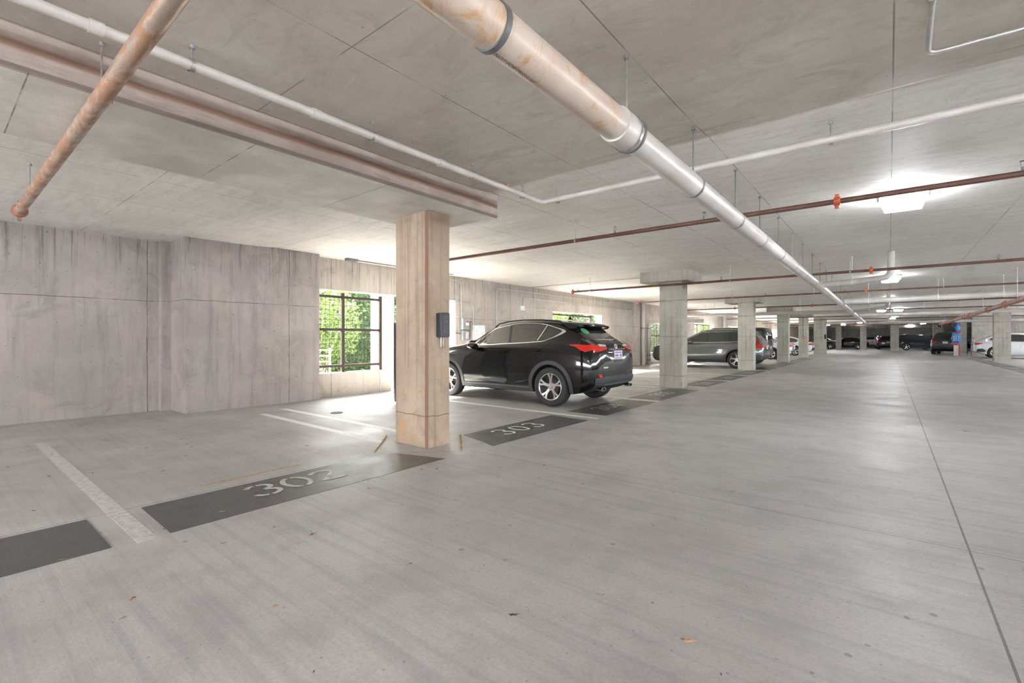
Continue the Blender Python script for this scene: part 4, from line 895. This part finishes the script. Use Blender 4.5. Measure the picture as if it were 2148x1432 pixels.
def wheel_mesh(r, tw, style):
    key = (r, tw, style)
    if key in WHEELS: return WHEELS[key]
    rr = r*.69                              # rim radius
    bt = NB(); h = tw/2
    lathe(bt, [(rr*.98, -h*.8), (rr+.012, -h*.95), (r*.85, -h*1.02), (r*.95, -h*.92), (r*.995, -h*.72), (r, 0), (r*.995, h*.72), (r*.95, h*.92), (r*.85, h*1.02), (rr+.012, h*.95), (rr*.98, h*.8)], 'Y', 48)
    me_t = bpy.data.meshes.new('tyre'); bmesh.ops.recalc_face_normals(bt, faces=bt.faces[:]); bt.to_mesh(me_t); bt.free(); me_t.materials.append(MT['tyre'])
    br = NB()
    lathe(br, [(rr*.90, h*.1), (rr*.93, h*.80), (rr*1.0, h*.88), (rr*1.0, h*.78), (rr*.99, -h*.7)], 'Y', 40)
    lathe(br, [(.001, h*.66), (.028, h*.66), (.032, h*.60), (.036, h*.4)], 'Y', 20)
    lathe(br, [(.03, h*.52), (.075, h*.54), (.085, h*.40)], 'Y', 24)
    nsp = 5
    for k in range(nsp):
        a = 2*PI*k/nsp+PI/2
        for s in (-1, 1):
            a2 = a+s*.19 if style == 'Y' else a+s*.10
            def P(rad, ang, w_, yy): return [Vector((math.cos(ang)*rad-math.sin(ang)*w_, yy, math.sin(ang)*rad+math.cos(ang)*w_)), Vector((math.cos(ang)*rad+math.sin(ang)*w_, yy, math.sin(ang)*rad-math.cos(ang)*w_))]
            A = P(.06, a+s*.10, .017, h*.60); B = P(rr*.60, a+s*.09, .015, h*.70); C = P(rr*.95, a2, .021, h*.82)
            for q0, q1 in ((A, B), (B, C)):
                t4 = [br.verts.new(p) for p in (q0[0], q0[1], q1[1], q1[0])]; b4 = [br.verts.new(p-Vector((0, .03, 0))) for p in (q0[0], q0[1], q1[1], q1[0])]
                br.faces.new(t4)
                for i in range(4): br.faces.new((t4[i], t4[(i+1) % 4], b4[(i+1) % 4], b4[i]))
        lathe(br, [(.001, h*.62), (.011, h*.62), (.012, h*.50)], 'Y', 8, (math.cos(a+.63)*.057, 0, math.sin(a+.63)*.057))
    bmesh.ops.recalc_face_normals(br, faces=br.faces[:])
    me_r = bpy.data.meshes.new('rim'); br.to_mesh(me_r); br.free(); me_r.materials.append(MT['rim'])
    bd = NB(); lathe(bd, [(.001, -h*.1), (rr*.97, -h*.1), (rr*.97, h*.5)], 'Y', 32); lathe(bd, [(.001, h*.25), (rr*.62, h*.25), (rr*.62, h*.15)], 'Y', 32)
    me_d = bpy.data.meshes.new('barrel'); bd.to_mesh(me_d); bd.free(); me_d.materials.append(MT['rimd'])
    for m in (me_t, me_r, me_d):
        for p in m.polygons: p.use_smooth = True
        try: m.set_sharp_from_angle(angle=math.radians(35))
        except Exception: pass
    WHEELS[key] = (me_t, me_r, me_d); return WHEELS[key]
def addmesh(name, me, parent, loc=(0, 0, 0), rot=(0, 0, 0), label=None):
    o = bpy.data.objects.new(name, me); COL.objects.link(o); o.parent = parent; o.location = loc; o.rotation_euler = rot
    if label: o['label'] = label
    return o
def car(kind, loc, heading, paint, label, catg='car', detail=1, tail=None, sx=1., sz=1., front=False, glass='glass', trim='chrome', clad=True, style='Y', rack=False, plate=True):
    P = dict(TYPES[kind])
    for k in ('zt', 'zs', 'W', 'wr', 'zb'): P['f'+k] = mono(P[k])
    t = thing('car', label, catg, loc, heading, 'parked cars'); t.scale = (sx, sx, sz)
    bm = body_bm(P); bvh = BVHTree.FromBMesh(bm)
    body = obj('body', bm, [paint, 'under'], t, 30)
    # wheel wells cut from the body
    cb = NB(); wb, r = P['wb'], P['r']; W = P['fW'](0)
    for ax in (0, wb):
        for s in (-1, 1):
            ring = [(ax+math.cos(a)*(r+.05), .0+r+math.sin(a)*(r+.05)) for a in [2*PI*i/36 for i in range(36)]]
            A = [cb.verts.new((p[0], s*(W-.30), p[1])) for p in ring]; B = [cb.verts.new((p[0], s*(W+.3), p[1])) for p in ring]
            cb.faces.new(A); cb.faces.new(B[::-1])
            for i in range(36): cb.faces.new((A[i], B[i], B[(i+1) % 36], A[(i+1) % 36]))
    bmesh.ops.recalc_face_normals(cb, faces=cb.faces[:])
    cut = obj('cutter', cb, 'under'); md = body.modifiers.new('b', 'BOOLEAN'); md.operation = 'DIFFERENCE'; md.object = cut; md.solver = 'EXACT'
    cut.parent = t
    bpy.context.view_layer.update(); dg = bpy.context.evaluated_depsgraph_get(); nm = bpy.data.meshes.new_from_object(body.evaluated_get(dg))
    body.modifiers.clear(); old = body.data; body.data = nm; nm.name = 'body'; bpy.data.meshes.remove(old); bpy.data.objects.remove(cut)
    nm.materials.clear(); nm.materials.append(MT[paint]); nm.materials.append(MT['under'])
    for p in nm.polygons:
        c = p.center; p.use_smooth = True; p.material_index = 0
        for ax in (0, wb):
            if math.hypot(c.x-ax, c.z-r) < r+.052 and abs(c.y) < W+.02 and abs(c.y) > W-.32: p.material_index = 1
        if p.normal.z < -.8: p.material_index = 1
    try: nm.set_sharp_from_angle(angle=math.radians(32))
    except Exception: pass
    # wheels
    mt, mr, mdk = wheel_mesh(r, P['tw'], style); track = W-P['tw']/2-.015
    for ax in (0, wb):
        for s in (1, -1):
            wt = addmesh('wheel', mt, t, (ax, s*track, r), (0, 0, 0 if s > 0 else PI)); addmesh('rim', mr, wt)
            if detail > 0: addmesh('wheel_barrel', mdk, wt)
    D = lambda name, poly, side, mat, off=.004, step=.09, parent=t, label=None, sm=True: obj(name, decal(bvh, poly, side, off, step), mat, parent, sm, label)
    sides = 'LR'
    for s in sides:
        if P['outline'] and trim and detail > 0:
            D('window_trim', smoothloop(P['outline'], 3), s, trim, .003, .12)
            if kind == 'nx':
                inner = smoothloop([(1.985, 1.13), (1.62, 1.385), (1.39, 1.462), (.90, 1.528), (.36, 1.513), (.05, 1.44), (-.12, 1.367), (.11, 1.232), (.33, 1.188), (1.14, 1.147)], 3)
            else:
                q = P['outline']; cx = sum(p[0] for p in q)/len(q); cz_ = sum(p[1] for p in q)/len(q); inner = smoothloop([(cx+(p[0]-cx)*.975, cz_+(p[1]-cz_)*.90) for p in q], 3)
            D('window_surround', inner, s, 'blackp', .0045, .12)
        for q in P['dlo']: D('side_window', q, s, glass, .007 if P['outline'] and trim else .004, .12)
    if kind == 'nx':
        for s in sides: D('window_bar', bandpoly([(.335, 1.20), (.225, 1.50)], .02), s, 'chrome', .009, .1)
    D('rear_window', P['rearglass'], 'B', glass)
    # windscreen pressed from the front
    zs_ = P['fzt'](2.05); x_top = 1.35 if kind != 'boxy' else 1.85
    D('windscreen', [(-.60, P['zs'][2][1]+.12), (.60, P['zs'][2][1]+.12), (.54, P['fzt'](x_top)-.03), (-.54, P['fzt'](x_top)-.03)], 'F', glass, .004, .1)
    if detail > 0:
        for s in sides:
            for dl in P['doors']: D('door_gap', bandpoly(dl, .008), s, 'seam', .0015, .2)
            for hx, hz in P['handles']:
                D('door_handle', smoothloop([(hx-.10, hz-.014), (hx+.10, hz-.018), (hx+.10, hz+.010), (hx-.10, hz+.018)], 3), s, 'chrome' if kind == 'nx' and False else paint, .032, .1)
            # mirror
            my = section(P, 1.85); yy = (W-.02)*(1 if s == 'L' else -1); bm = NB(); res = bmesh.ops.create_icosphere(bm, subdivisions=3, radius=1)
            for v in res['verts']: v.co = Vector((1.83+v.co.x*.085-(.02 if v.co.x < 0 else -.03)*abs(v.co.y), yy+(1 if s == 'L' else -1)*.10+v.co.y*.125, 1.09+v.co.z*.075+v.co.y*(1 if s == 'L' else -1)*.01))
            box(bm, 1.80, 1.88, min(yy-.06*(1 if s == 'L' else -1), yy+.03*(1 if s == 'L' else -1)), max(yy-.06*(1 if s == 'L' else -1), yy+.03*(1 if s == 'L' else -1)), 1.0, 1.06)
            obj('door_mirror', bm, paint, t, True)
    if clad:
        for s in sides:
            for ax in (0, wb):
                a0, a1 = (8, 172)
                outr = [(ax+math.cos(math.radians(a))*(r+.115), r+.01+math.sin(math.radians(a))*(r+.105)) for a in range(-16, 197, 10)]
                inr = [(ax+math.cos(math.radians(a))*(r+.045), r+math.sin(math.radians(a))*(r+.045)) for a in range(196, -17, -10)]
                D('arch_cladding', outr+inr, s, 'clad', .012, .2)
            D('sill_cladding', [(r+.09, P['fzb'](.5)+.02), (wb-r-.09, P['fzb'](.5)+.02), (wb-r-.09, .345), (r+.09, .365)], s, 'clad', .010, .2)
    # rear
    x0 = P['zt'][0][0]; Wr = P['fW'](x0)
    for y0, y1, s in ((.42, Wr-.03, 'L'), (-Wr+.03, -.42, 'R')):
        zt_ = .93 if kind in ('nx', 'suv', 'coupe') else (.86 if kind == 'sedan' else 1.0)
        if tail != 'none':
            if kind == 'boxy': D('tail_light', [(Wr-.16 if s == 'L' else -Wr+.04, .95), (Wr-.04 if s == 'L' else -Wr+.16, .95), (Wr-.04 if s == 'L' else -Wr+.16, 1.2), (Wr-.16 if s == 'L' else -Wr+.04, 1.2)], 'B', 'red', .02)
            elif kind != 'nx': D('tail_light', [(y0, zt_-.03), (y1, zt_-.09), (y1, zt_+.04), (y0, zt_+.03)], 'B', 'red', .006, .06)
            if kind in ('sedan', 'coupe'):
                D('tail_light', [(x0+.0, zt_-.075), (x0+.16, zt_-.06), (x0+.40, zt_+.025), (x0+.30, zt_+.05), (x0+.02, zt_+.055)], s, 'red', .006, .06)
            if kind == 'suv':
                D('tail_light', [(x0+.0, .88), (x0+.22, .86), (x0+.20, .97), (x0+.14, 1.0), (x0+.28, 1.22), (x0+.22, 1.26), (x0+.06, 1.04), (x0+.0, 1.02)], s, 'red', .006, .06)
    if plate: 
        bm = NB(); zp = .80 if kind == 'nx' else .78
        zp = {'nx': .865, 'suv': .80, 'sedan': .62, 'coupe': .66, 'boxy': .75}[kind]
        loc_ = bvh.ray_cast(Vector((-4, 0, zp+.08)), Vector((1, 0, 0)))[0]; box(bm, loc_.x-.014, loc_.x+.01, -.155, .155, zp, zp+.155, .004); pl = obj('licence_plate', bm, 'plate', t)
        if detail > 1:
            bm = NB(); random.seed(5)
            for rw, (zz, hh, n) in enumerate(((.108, .026, 7), (.045, .045, 6), (.012, .018, 8))):
                for i in range(n):
                    if rw == 1 and i == 3: continue
                    y_ = .135-i*.27/n; box(bm, loc_.x-.0155, loc_.x-.0135, y_-.27/n*.72, y_, zp+zz, zp+zz+hh*random.uniform(.7, 1))
            obj('plate_print', bm, 'plated', pl)
    D('rear_bumper', [(-Wr+.02, .44), (Wr-.02, .44), (Wr-.02, .545), (.5, .565), (-.5, .565), (-Wr+.02, .545)], 'B', 'clad' if clad else paint, .012, .1)
    if front or detail < 1:
        xf = P['zt'][-1][0]; Wf = P['fW'](xf-.1)
        for s in (1, -1):
            D('headlight', [(s*(Wf-.02), .68), (s*(Wf-.30), .66), (s*(Wf-.28), .74), (s*(Wf-.04), .80)], 'F', 'clear', .006)
            D('headlight', [(xf-.02, .68), (xf-.30, .76), (xf-.42, .83), (xf-.1, .80)], 'L' if s > 0 else 'R', 'clear', .006)
        D('grille', [(-.36, .42), (.36, .42), (.42, .62), (-.42, .62)], 'F', 'blackp', .006)
        D('front_trim', bandpoly([(-.40, .64), (.40, .64)], .02), 'F', 'chrome', .012)
    if rack or kind == 'suv' or kind == 'nx':
        for s in (1, -1):
            bm = NB(); pts = [(x, s*(P['fwr'](x)-.02), P['fzt'](x)+(.0 if x in (-.15, 1.55) else .035)-.05) for x in (-.15, 0, .4, .8, 1.2, 1.45, 1.55)]; tube(bm, pts, .014, 8); obj('roof_rail', bm, 'chrome' if kind != 'nx' else 'p_black', t, True)
    if rack:
        bm = NB(); box(bm, .1, 1.0, -.5, .5, P['fzt'](.5)+.06, P['fzt'](.5)+.11, .02); obj('roof_rack', bm, 'blackp', t)
    return t, D, P, bvh

# ---- the black SUV
t, D, P, bvh = car('nx', (-4.84, 8.06, 0), PI, 'p_black', 'shiny black SUV parked in stall 304 beside the nearest pillar', 'car', 2)
bm = NB()                                                  # roof spoiler
pts = [(-.60, .0), (-.30, .06)]
vs0 = [(-.05, 1.575), (-.26, 1.562), (-.42, 1.530), (-.455, 1.505), (-.42, 1.47), (-.27, 1.455)]
for y0, y1 in ((-.60, .60),):
    rows = []
    for y in [-.62, -.58, -.4, 0, .4, .58, .62]:
        k = 1-abs(y)**2*.12; e = (0 if abs(y) < .6 else -.02)
        rows.append([bm.verts.new((x*(1 if abs(y) < .5 else .93), y, z-.05*y*y+e)) for x, z in vs0])
    for a, b in zip(rows, rows[1:]):
        for i in range(len(vs0)): bm.faces.new((a[i], a[(i+1) % 6], b[(i+1) % 6], b[i]))
    bm.faces.new(rows[0]); bm.faces.new(rows[-1][::-1])
bmesh.ops.recalc_face_normals(bm, faces=bm.faces[:]); obj('rear_spoiler', bm, 'p_black', t, True)
bm = NB(); tube(bm, [(-.64, .05, 1.235), (-.58, -.2, 1.29), (-.53, -.42, 1.31)], .012, 6); tube(bm, [(-.68, .05, 1.22), (-.60, .05, 1.25)], .03, 10); obj('rear_wiper', bm, 'blackp', t, True)
D('window_sticker', smoothloop([(.50, 1.345), (.47, 1.40), (.37, 1.43), (.30, 1.40), (.34, 1.35), (.43, 1.32)], 3), 'B', 'green', .006)
for s, q in ((1, 'L'), (-1, 'R')):
    D('tail_light', [(s*.80, 1.06), (s*.72, .995), (s*.60, 1.02), (s*.40, 1.045), (s*.34, 1.08), (s*.54, 1.085), (s*.57, 1.115), (s*.74, 1.13), (s*.80, 1.12)], 'B', 'red', .010, .06, t, 'L-shaped red lens')
    D('tail_light', [(-.70, 1.005), (-.62, 1.035), (-.52, 1.09), (-.40, 1.11), (-.38, 1.125), (-.60, 1.13), (-.83, 1.12), (-.85, 1.05)], q, 'red', .008, .06)
    D('tail_light_clear', [(s*.56, 1.095), (s*.36, 1.09), (s*.34, 1.12), (s*.55, 1.135)], 'B', 'clear', .012, .06)
    D('reflector', [(s*.72, .475), (s*.50, .475), (s*.52, .505), (s*.72, .505)], 'B', 'red', .016, .06)
    D('reversing_lamp', smoothloop([(s*.60, .555), (s*.68, .57), (s*.68, .61), (s*.60, .60)], 3), 'B', 'red', .006, .06)
    D('side_moulding', bandpoly([(2.0, .70), (.98, .705)], .022), q, 'p_black', .014, .2); D('side_moulding', bandpoly([(.96, .705), (.45, .715)], .022), q, 'p_black', .014, .2)
    D('sill_panel', [(1.78, .415), (1.10, .37), (1.02, .42), (1.02, .465)], q, 'clad', .010, .1)
    D('door_crease', [(.86, .39), (.62, .42), (.38, .52), (.52, .455), (.74, .425)], q, 'chrome' if False else 'clad', .014, .1)
    D('sill_strip', bandpoly([(2.1, .33), (.5, .325)], .016), q, 'strap', .016, .2)
    bm = NB()
    for k in range(2):
        pass
    lathe(bm, [(.038, -.10), (.045, 0), (.045, .012), (.036, .012), (.036, -.05)], 'X', 20, (-.90, s*.55, .345)); 
    for v in bm.verts: v.co.y = s*.55+(v.co.y-s*.55)*1.9; v.co.z = .345+(v.co.z-.345)*.75
    for v in bm.verts: v.co.x = -.90-(v.co.x+.90)
    obj('exhaust_tip', bm, 'chrome', t, True)
D('lower_bumper', [(-.74, .425), (.74, .425), (.76, .54), (.45, .49), (-.45, .49), (-.76, .54)], 'B', 'clad', .022, .08, t, 'dark grey bumper apron')
D('bumper_trim', bandpoly([(-.48, .425), (.48, .425)], .022), 'B', 'strap', .026, .08)
D('hatch_trim', bandpoly([(-.33, 1.045), (.33, 1.045)], .018), 'B', 'chrome', .014, .08)
D('hatch_gap', bandpoly([(-.60, .66), (-.3, .64), (.3, .64), (.60, .66)], .008), 'B', 'seam', .002, .08)
D('model_badge', bandpoly([(.56, .725), (.40, .725)], .028), 'B', 'chrome', .006, .06)
loc_ = bvh.ray_cast(Vector((-4, 0, 1.10)), Vector((1, 0, 0)))[0]
bm = NB(); n = 28
for i in range(n):
    a0, a1 = 2*PI*i/n, 2*PI*(i+1)/n
    q = [(r_*1.3*math.cos(a), r_*math.sin(a)) for r_, a in ((.042, a0), (.042, a1), (.034, a1), (.034, a0))]; bm.faces.new([bm.verts.new((loc_.x-.026+.25*z_, y_, 1.10+z_)) for y_, z_ in q])
for p, q in (((.012, .03), (.006, -.018)), ((.006, -.018), (-.03, -.018))): tube(bm, [(loc_.x-.030, p[0], 1.10+p[1]), (loc_.x-.030, q[0], 1.10+q[1])], .005, 6)
obj('emblem', bm, 'chrome', t, False, 'oval chrome emblem')
bm = NB(); res = bmesh.ops.create_cone(bm, segments=12, radius1=.05, radius2=.008, depth=.07, matrix=Matrix.Translation((.12, 0, 1.65))); obj('roof_antenna', bm, 'p_black', t, True)

# ---- other cars
car('suv', (-4.97, 22.12, 0), PI, 'p_grey', 'grey-green SUV parked behind the second and third pillars', 'car', 1, glass='glassg')
t, D, P, bvh = car('boxy', (-5.2, 25.35, 0), PI, 'p_dark', 'dark boxy off-roader parked beyond the grey SUV', 'car', 1, trim=None, style='B')
bm = NB(); box(bm, -.74, -.70, .55, .75, 1.02, 1.12, .01); obj('tail_lamp', bm, 'amber', t)
car('sedan', (-5.6, 33.0, 0), PI, 'p_white', 'white saloon between the fourth and fifth pillars', 'car', 1, glass='glassg')
car('sedan', (-5.5, 41.6, 0), PI, 'p_white', 'white saloon mostly hidden behind the fifth pillar', 'car', 0)
t_, D_, P_, b_ = car('coupe', (5.34, 43.7, 0), 0, 'p_white', 'white coupe SUV with its tail toward the aisle at the right edge', 'car', 1, clad=False)
D_('bumper_insert', [(-.95, .40), (-.55, .40), (-.45, .48), (-.62, .62), (-.85, .60)], 'R', 'clad', .01, .08)
car('suv', (3.62, 51.2, 0), math.radians(80), 'p_dark', 'dark grey SUV seen from behind near the blue bundle', 'car', 1, sz=1.1)
car('suv', (1.45, 67.2, 0), 0, 'p_navy', 'large navy-black SUV seen side-on between two far pillars', 'car', 0, sx=1.04, sz=1.08, trim=None)
car('suv', (3.3, 71.8, 0), 0, 'p_black', 'black SUV mostly hidden behind the navy one', 'car', 0, trim=None)
car('suv', (-.15, 71.2, 0), math.radians(93), 'p_dark', 'dark SUV with silver bumper left of the pillar by the navy SUV', 'car', 0, trim=None)
car('suv', (-1.75, 78.4, 0), math.radians(66), 'p_silver', 'pale silver hatchback with roof rack among the far cars', 'car', 0, rack=True, trim=None)
car('sedan', (-3.0, 72.6, 0), PI, 'p_black', 'long black saloon side-on between the two leftmost far pillars', 'car', 0, trim=None)
car('sedan', (-8.0, 77.6, 0), 0, 'p_silver', 'silver car at the left end of the far row', 'car', 0, trim=None)

# ================================================================= OUTSIDE
bm = NB(); box(bm, -40, -9.62, -14, 86, -.45, -.1); struct('trim_4', bm, 'bounce_gravel')  # outside ground made pale to bounce sunlight up to the ceiling
bm = NB(); box(bm, -21.4, -21.0, -6, 86, -.1, 1.7); 
tag(obj('boundary_wall', bm, 'outwall'), 'white rendered wall beyond the shrubs outside', 'wall')
# pale post outside the first window
bm = NB(); box(bm, -10.9, -10.55, 7.55, 8.05, -.1, 2.6, .01); tag(obj('outside_post', bm, 'outwall'), 'white post just outside the right end of the mesh window', 'post')
t = thing('outdoor_railing', 'white horizontal bar railing outside the mesh window', 'railing', (-11.4, 4.9, 0))
for k in range(6):
    bm = NB(); tube(bm, [(0, -1.2, .2+k*.15), (0, 1.75, .2+k*.15)], .014, 8); obj('bar', bm, 'white', t)
for yy in (-1.2, .3, 1.75): bm = NB(); box(bm, -.02, .02, yy-.02, yy+.02, -.1, 1.0); obj('post', bm, 'white', t)
def leafcloud(name, mat, n, rx, ry, rz, s, seed, z0=0):
    random.seed(seed); bm = NB()
    for i in range(n):
        while True:
            p = Vector((random.uniform(-1, 1), random.uniform(-1, 1), random.uniform(-1, 1)))
            if .12 < p.length < 1: break
        p = Vector((p.x*rx, p.y*ry, z0+p.z*rz)); u = Vector((random.gauss(0, 1), random.gauss(0, 1), random.gauss(0, .7))).normalized(); v = u.cross(Vector((random.gauss(0, 1), random.gauss(0, 1), random.gauss(0, 1)))).normalized()
        a = s*random.uniform(.7, 1.3); bm.faces.new([bm.verts.new(q) for q in (p-u*a, p+v*a*.42, p+u*a, p-v*a*.42)])
    me = bpy.data.meshes.new(name); bm.to_mesh(me); bm.free(); me.materials.append(MT[mat]); return me
LC = [leafcloud('foliage', 'fol1', 5200, 1.0, 1.25, 1.35, .055, 1, 1.7), leafcloud('foliage', 'fol2', 6500, 1.0, 1.4, 1.3, .06, 2, 1.2)]
def shrub(x, y, k, label, sc_=1., stems=True):
    t = thing('shrub', label, 'shrub', (x, y, -.1), random.uniform(0, 1), 'green shrubs outside the openings'); t.scale = (sc_, sc_, sc_)
    o = addmesh('foliage', LC[k], t)
    if stems:
        random.seed(int(abs(x*31+y*7))); bm = NB()
        for i in range(9):
            a = random.uniform(-.55, .9); b = random.uniform(-.4, .4); tube(bm, [(0+.05*i*.3, -.1+.03*i, 0), (b*.5, a*.5-.1, 1.0), (b, a*1.3-.2, 2.4)], [.03, .022, .012], 6)
        obj('stems', bm, 'bark', t, True)
    return t
def hedge(x, y0, y1, h, label, seed):
    t = thing('hedge', label, 'hedge', (x, (y0+y1)/2, -.1), 0, None); L = (y1-y0)/2
    random.seed(seed); bm = NB(); n = int(L*2*h*230)
    for i in range(n):
        p = Vector((.55+random.gauss(0, .22)+.25*math.sin(i*.013), random.uniform(-L, L), random.uniform(0, h)))
        p.x += .35*math.sin(p.y*1.7+seed)+.2*math.sin(p.z*2.3+p.y)
        u = Vector((random.gauss(0, 1), random.gauss(0, 1), random.gauss(0, .7))).normalized(); v = u.cross(Vector((random.gauss(0, 1), random.gauss(0, 1), random.gauss(0, 1)))).normalized(); a = random.uniform(.05, .10)
        bm.faces.new([bm.verts.new(q) for q in (p-u*a, p+v*a*.45, p+u*a, p-v*a*.45)]).material_index = random.choice((0, 1, 1))
    obj('foliage', bm, ['fol1', 'fol2'], t)
    bm = NB(); box(bm, -.9, -.2, -L, L, 0, h-.1); obj('hedge_core', bm, 'fol2', t)
    return t
hedge(-16.2, -1, 15.5, 4.3, 'tall green hedge behind the mesh window', 2)
hedge(-16.2, 15.8, 46, 4.3, 'tall green hedge behind the farther openings', 3)
shrub(-12.9, 4.2, 1, 'dark green shrub at the left of the mesh window'); shrub(-12.7, 7.1, 0, 'light green many-stemmed shrub in the middle of the mesh window')
shrub(-13.0, 10.4, 1, 'dark green shrub outside the gap right of the mesh window')
for i, (x, y, k, s, nm) in enumerate(((-12.0, 17.8, 0, 1.1, 'light green shrub behind the black SUV roof at left'), (-12.0, 21.6, 1, 1.15, 'dark green shrub behind the black SUV roof at right'),
                                      (-11.6, 27.6, 1, 1.1, 'dark green shrub seen just left of the second pillar'), (-12.3, 32, 0, 1.3, 'light green shrub behind the second pillar'), (-11.8, 37.5, 0, 1.2, 'light green shrub above the grey SUV'), (-12.0, 43, 1, 1.3, 'dark green shrub above the grey SUV at right'), (-12.0, 49, 0, 1.3, 'light green shrub beyond the third pillar'))):
    shrub(x, y, k, nm, s, True)
